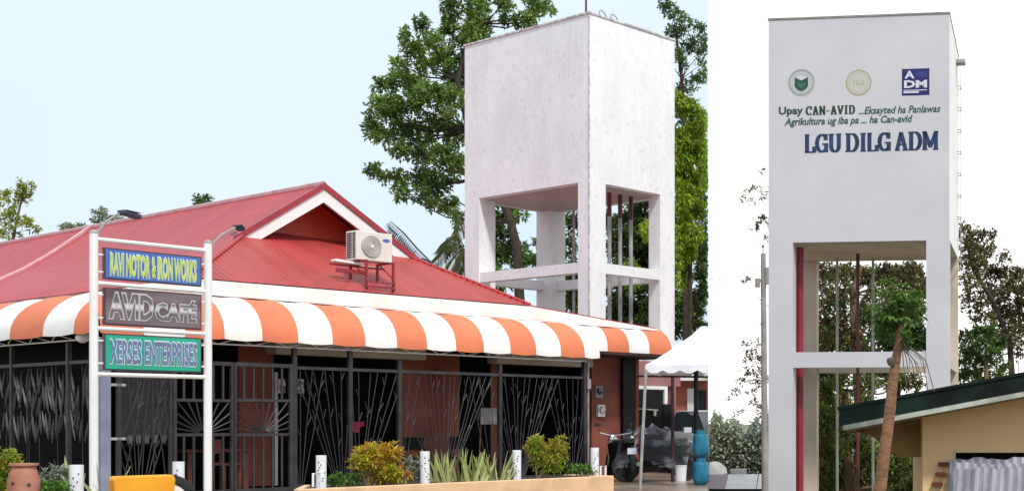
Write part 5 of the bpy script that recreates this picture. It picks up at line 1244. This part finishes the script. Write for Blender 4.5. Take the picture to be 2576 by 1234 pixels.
rk = B([(2080, 700, 45, 35, .6), (2150, 690, 45, 30, .7), (2220, 700, 40, 35, .8), (2290, 700, 45, 35, .8), (2100, 770, 50, 40, .7), (2180, 790, 45, 40, .8), (2080, 830, 45, 35), (2310, 760, 30, 40, .8),(2090, 925, 60, 20), (2180, 905, 90, 30), (2280, 915, 60, 30), (2070, 960, 40, 30), (2190, 1220, 120, 60), (2090, 1060, 50, 120),(2100, 860, 80, 26), (2290, 870, 60, 26), (2230, 940, 90, 22), (2150, 1060, 80, 80, .7), (2270, 1120, 60, 60, .8), (2110, 1200, 90, 60)])
tree('dark_tree', 'dark shaded trees deep behind the lettered tower', 'tree', rk, 54, 2., [(2190, 1290), (2190, 1100), (2190, 900)], M['leaf_b'], M['bark'], .2, 1.6, 'R', 34, 'trees behind the lettered tower', .25, 8)
r4 = B([(2425, 580, 16, 20), (2455, 590, 22, 18), (2490, 590, 18, 16, .8), (2435, 620, 28, 25), (2475, 630, 30, 25), (2450, 665, 35, 25), (2440, 710, 32, 25, .8), (2490, 690, 28, 25, .7), (2530, 650, 20, 16, .7), (2520, 690, 25, 22), (2560, 690, 25, 22), (2545, 730, 35, 30), (2500, 740, 35, 28, .8), (2450, 760, 35, 28, .7), (2560, 780, 30, 35), (2520, 790, 35, 30), (2470, 800, 35, 25, .6), (2550, 840, 35, 30), (2500, 850, 35, 28, .8), (2430, 860, 25, 30, .7), (2560, 880, 25, 25, .6), (2440, 910, 30, 30, .7), (2600, 720, 30, 60), (2600, 820, 30, 60)])
tree('olive_tree', 'large olive-brown tree with many gaps right of the lettered tower', 'tree', r4, 42, 1.2, [(2560, 1300), (2550, 1000), (2540, 860), (2500, 760), (2450, 680), (2430, 600)], M['leaf_olive'], M['bark'], .15, 1.2, 'R', 35, 'trees behind the lettered tower', .12, 7)
r5 = B([(2462, 838, 22, 16, .8), (2490, 828, 20, 14, .7), (2480, 862, 28, 18, .8), (2446, 885, 22, 18, .7), (2500, 888, 24, 18, .7), (2475, 915, 26, 18, .8), (2436, 850, 12, 16, .6), (2510, 860, 20, 20, .8), (2455, 945, 45, 22, .5), (2520, 930, 20, 30, .5), (2425, 905, 12, 40, .5), (2420, 945, 15, 20, .6)])
tree('green_tree', 'bright green lower crown right of the lettered tower above the green roof', 'tree', r5, 39, .8, [(2485, 1300), (2483, 1000), (2480, 880)], M['leaf_mid'], M['bark2'], .13, 1.9, 'R', 36, 'trees behind the lettered tower', .12, 8)
r6 = B([(1915, 428, 8, 8), (1880, 475, 12, 5, 1.4), (1905, 472, 12, 5, 1.4), (1872, 500, 10, 6, 1.4), (1892, 505, 9, 7), (1920, 495, 10, 10), (1925, 550, 8, 14), (1912, 555, 10, 14), (1898, 570, 10, 10), (1928, 600, 5, 12), (1882, 706, 10, 5, 1.4), (1870, 706, 6, 4)])
tree('sparse_tree', 'thin twigs with few grey leaves sticking out left of the lettered tank', 'tree', r6, 40, .4, [(1980, 1300), (1975, 800), (1960, 600), (1945, 480)], M['leaf_olive'], M['bark2'], .10, .9, 'R', 37, 'trees behind the lettered tower', .05, 5, limbs=True)
r7 = B([(1880, 865, 14, 8), (1905, 862, 12, 8), (1895, 885, 22, 10), (1880, 905, 20, 8), (1910, 905, 14, 14), (1880, 935, 22, 12), (1910, 935, 14, 12), (1870, 960, 20, 10), (1905, 960, 14, 12), (1850, 985, 16, 8), (1890, 985, 18, 8), (1835, 1003, 8, 4), (1900, 1010, 16, 10), (1850, 1035, 12, 4), (1912, 1030, 12, 14), (1870, 1030, 8, 4)])
tree('sparse_tree', 'sparse rusty-brown leaved tree left of the power pole', 'tree', r7, 41, .5, [(1960, 1300), (1955, 1050), (1940, 960)], M['leaf_brown'], M['bark2'], .09, 1.0, 'R', 38, 'trees behind the lettered tower', .06, 5)
# distant hedge (uncountable mass) at the lower left of the right-hand place
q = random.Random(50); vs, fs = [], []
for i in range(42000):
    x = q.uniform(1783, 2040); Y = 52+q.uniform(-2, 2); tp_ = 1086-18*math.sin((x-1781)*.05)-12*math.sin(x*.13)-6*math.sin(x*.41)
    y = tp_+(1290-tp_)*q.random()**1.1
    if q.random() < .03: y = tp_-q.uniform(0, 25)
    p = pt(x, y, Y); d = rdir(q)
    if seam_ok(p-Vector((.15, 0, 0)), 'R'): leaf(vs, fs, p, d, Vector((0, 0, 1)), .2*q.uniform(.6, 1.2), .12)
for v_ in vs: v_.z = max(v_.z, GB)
mb = MB(); mb.v, mb.f = vs, fs; hd = mb.build('hedge', M['leaf_haze']); tag(hd, 'haze-tinted grey-green mass of distant trees and hedge left of the lettered tower', 'hedge', kind='stuff')
# low shed with a white sheet roof
SY = 40.
SH = thing('shed', 'low lavender shed with a white sheet roof at the foot of the lettered tower', 'shed', Vector((pt(1860, 0, SY).x, SY, GB)))
g0 = lambda x, y, d=0: pt(x, y, SY+d)
m = MB(); m.prism([g0(1784, 1192, 1.6), g0(1832, 1192, 1.6), g0(1822, 1228), g0(1784, 1228)], (0, .0, -.04)); m.build('roof_sheet', M['lavender'], SH)
m = MB(); m.prism([g0(1833, 1191, 1.6), g0(1907, 1191, 1.6), g0(1902, 1228), g0(1823, 1228)], (0, 0, -.04)); m.build('roof_sheet', M['white_sheet'], SH)
m = MB(); m.prism([g0(1909, 1191, 1.6), g0(1925, 1190, 1.6), g0(1915, 1228), g0(1904, 1228)], (0, 0, -.04)); m.build('roof_sheet', M['white_sheet'], SH)
m = MB(); m.box(g0(1838, 1179, 1.7), g0(1878, 1190, 2.1)); m.build('ridge_vent', M['white_sheet'], SH)
m = MB(); a_, b_ = g0(1785, 1231), g0(1924, 1231); m.box((a_.x, SY-.05, a_.z-.03), (b_.x, SY+.1, a_.z+.03)); m.build('eave_beam', M['black'], SH)
m = MB(); m.box((a_.x, SY+.15, GB), (b_.x, SY+2, a_.z-.04)); m.build('wall', M['lavender'], SH)
m = MB(); m.prism([g0(1784, 1162, 3), g0(1800, 1167, 3), g0(1814, 1179, 3), g0(1816, 1193, 1.7), g0(1784, 1193, 1.7)], (0, 1.5, 0))
single('tarpaulin', 'white tarpaulin hump behind the lavender shed', 'tarpaulin', m, M['white'], g0(1800, 1192, 1))
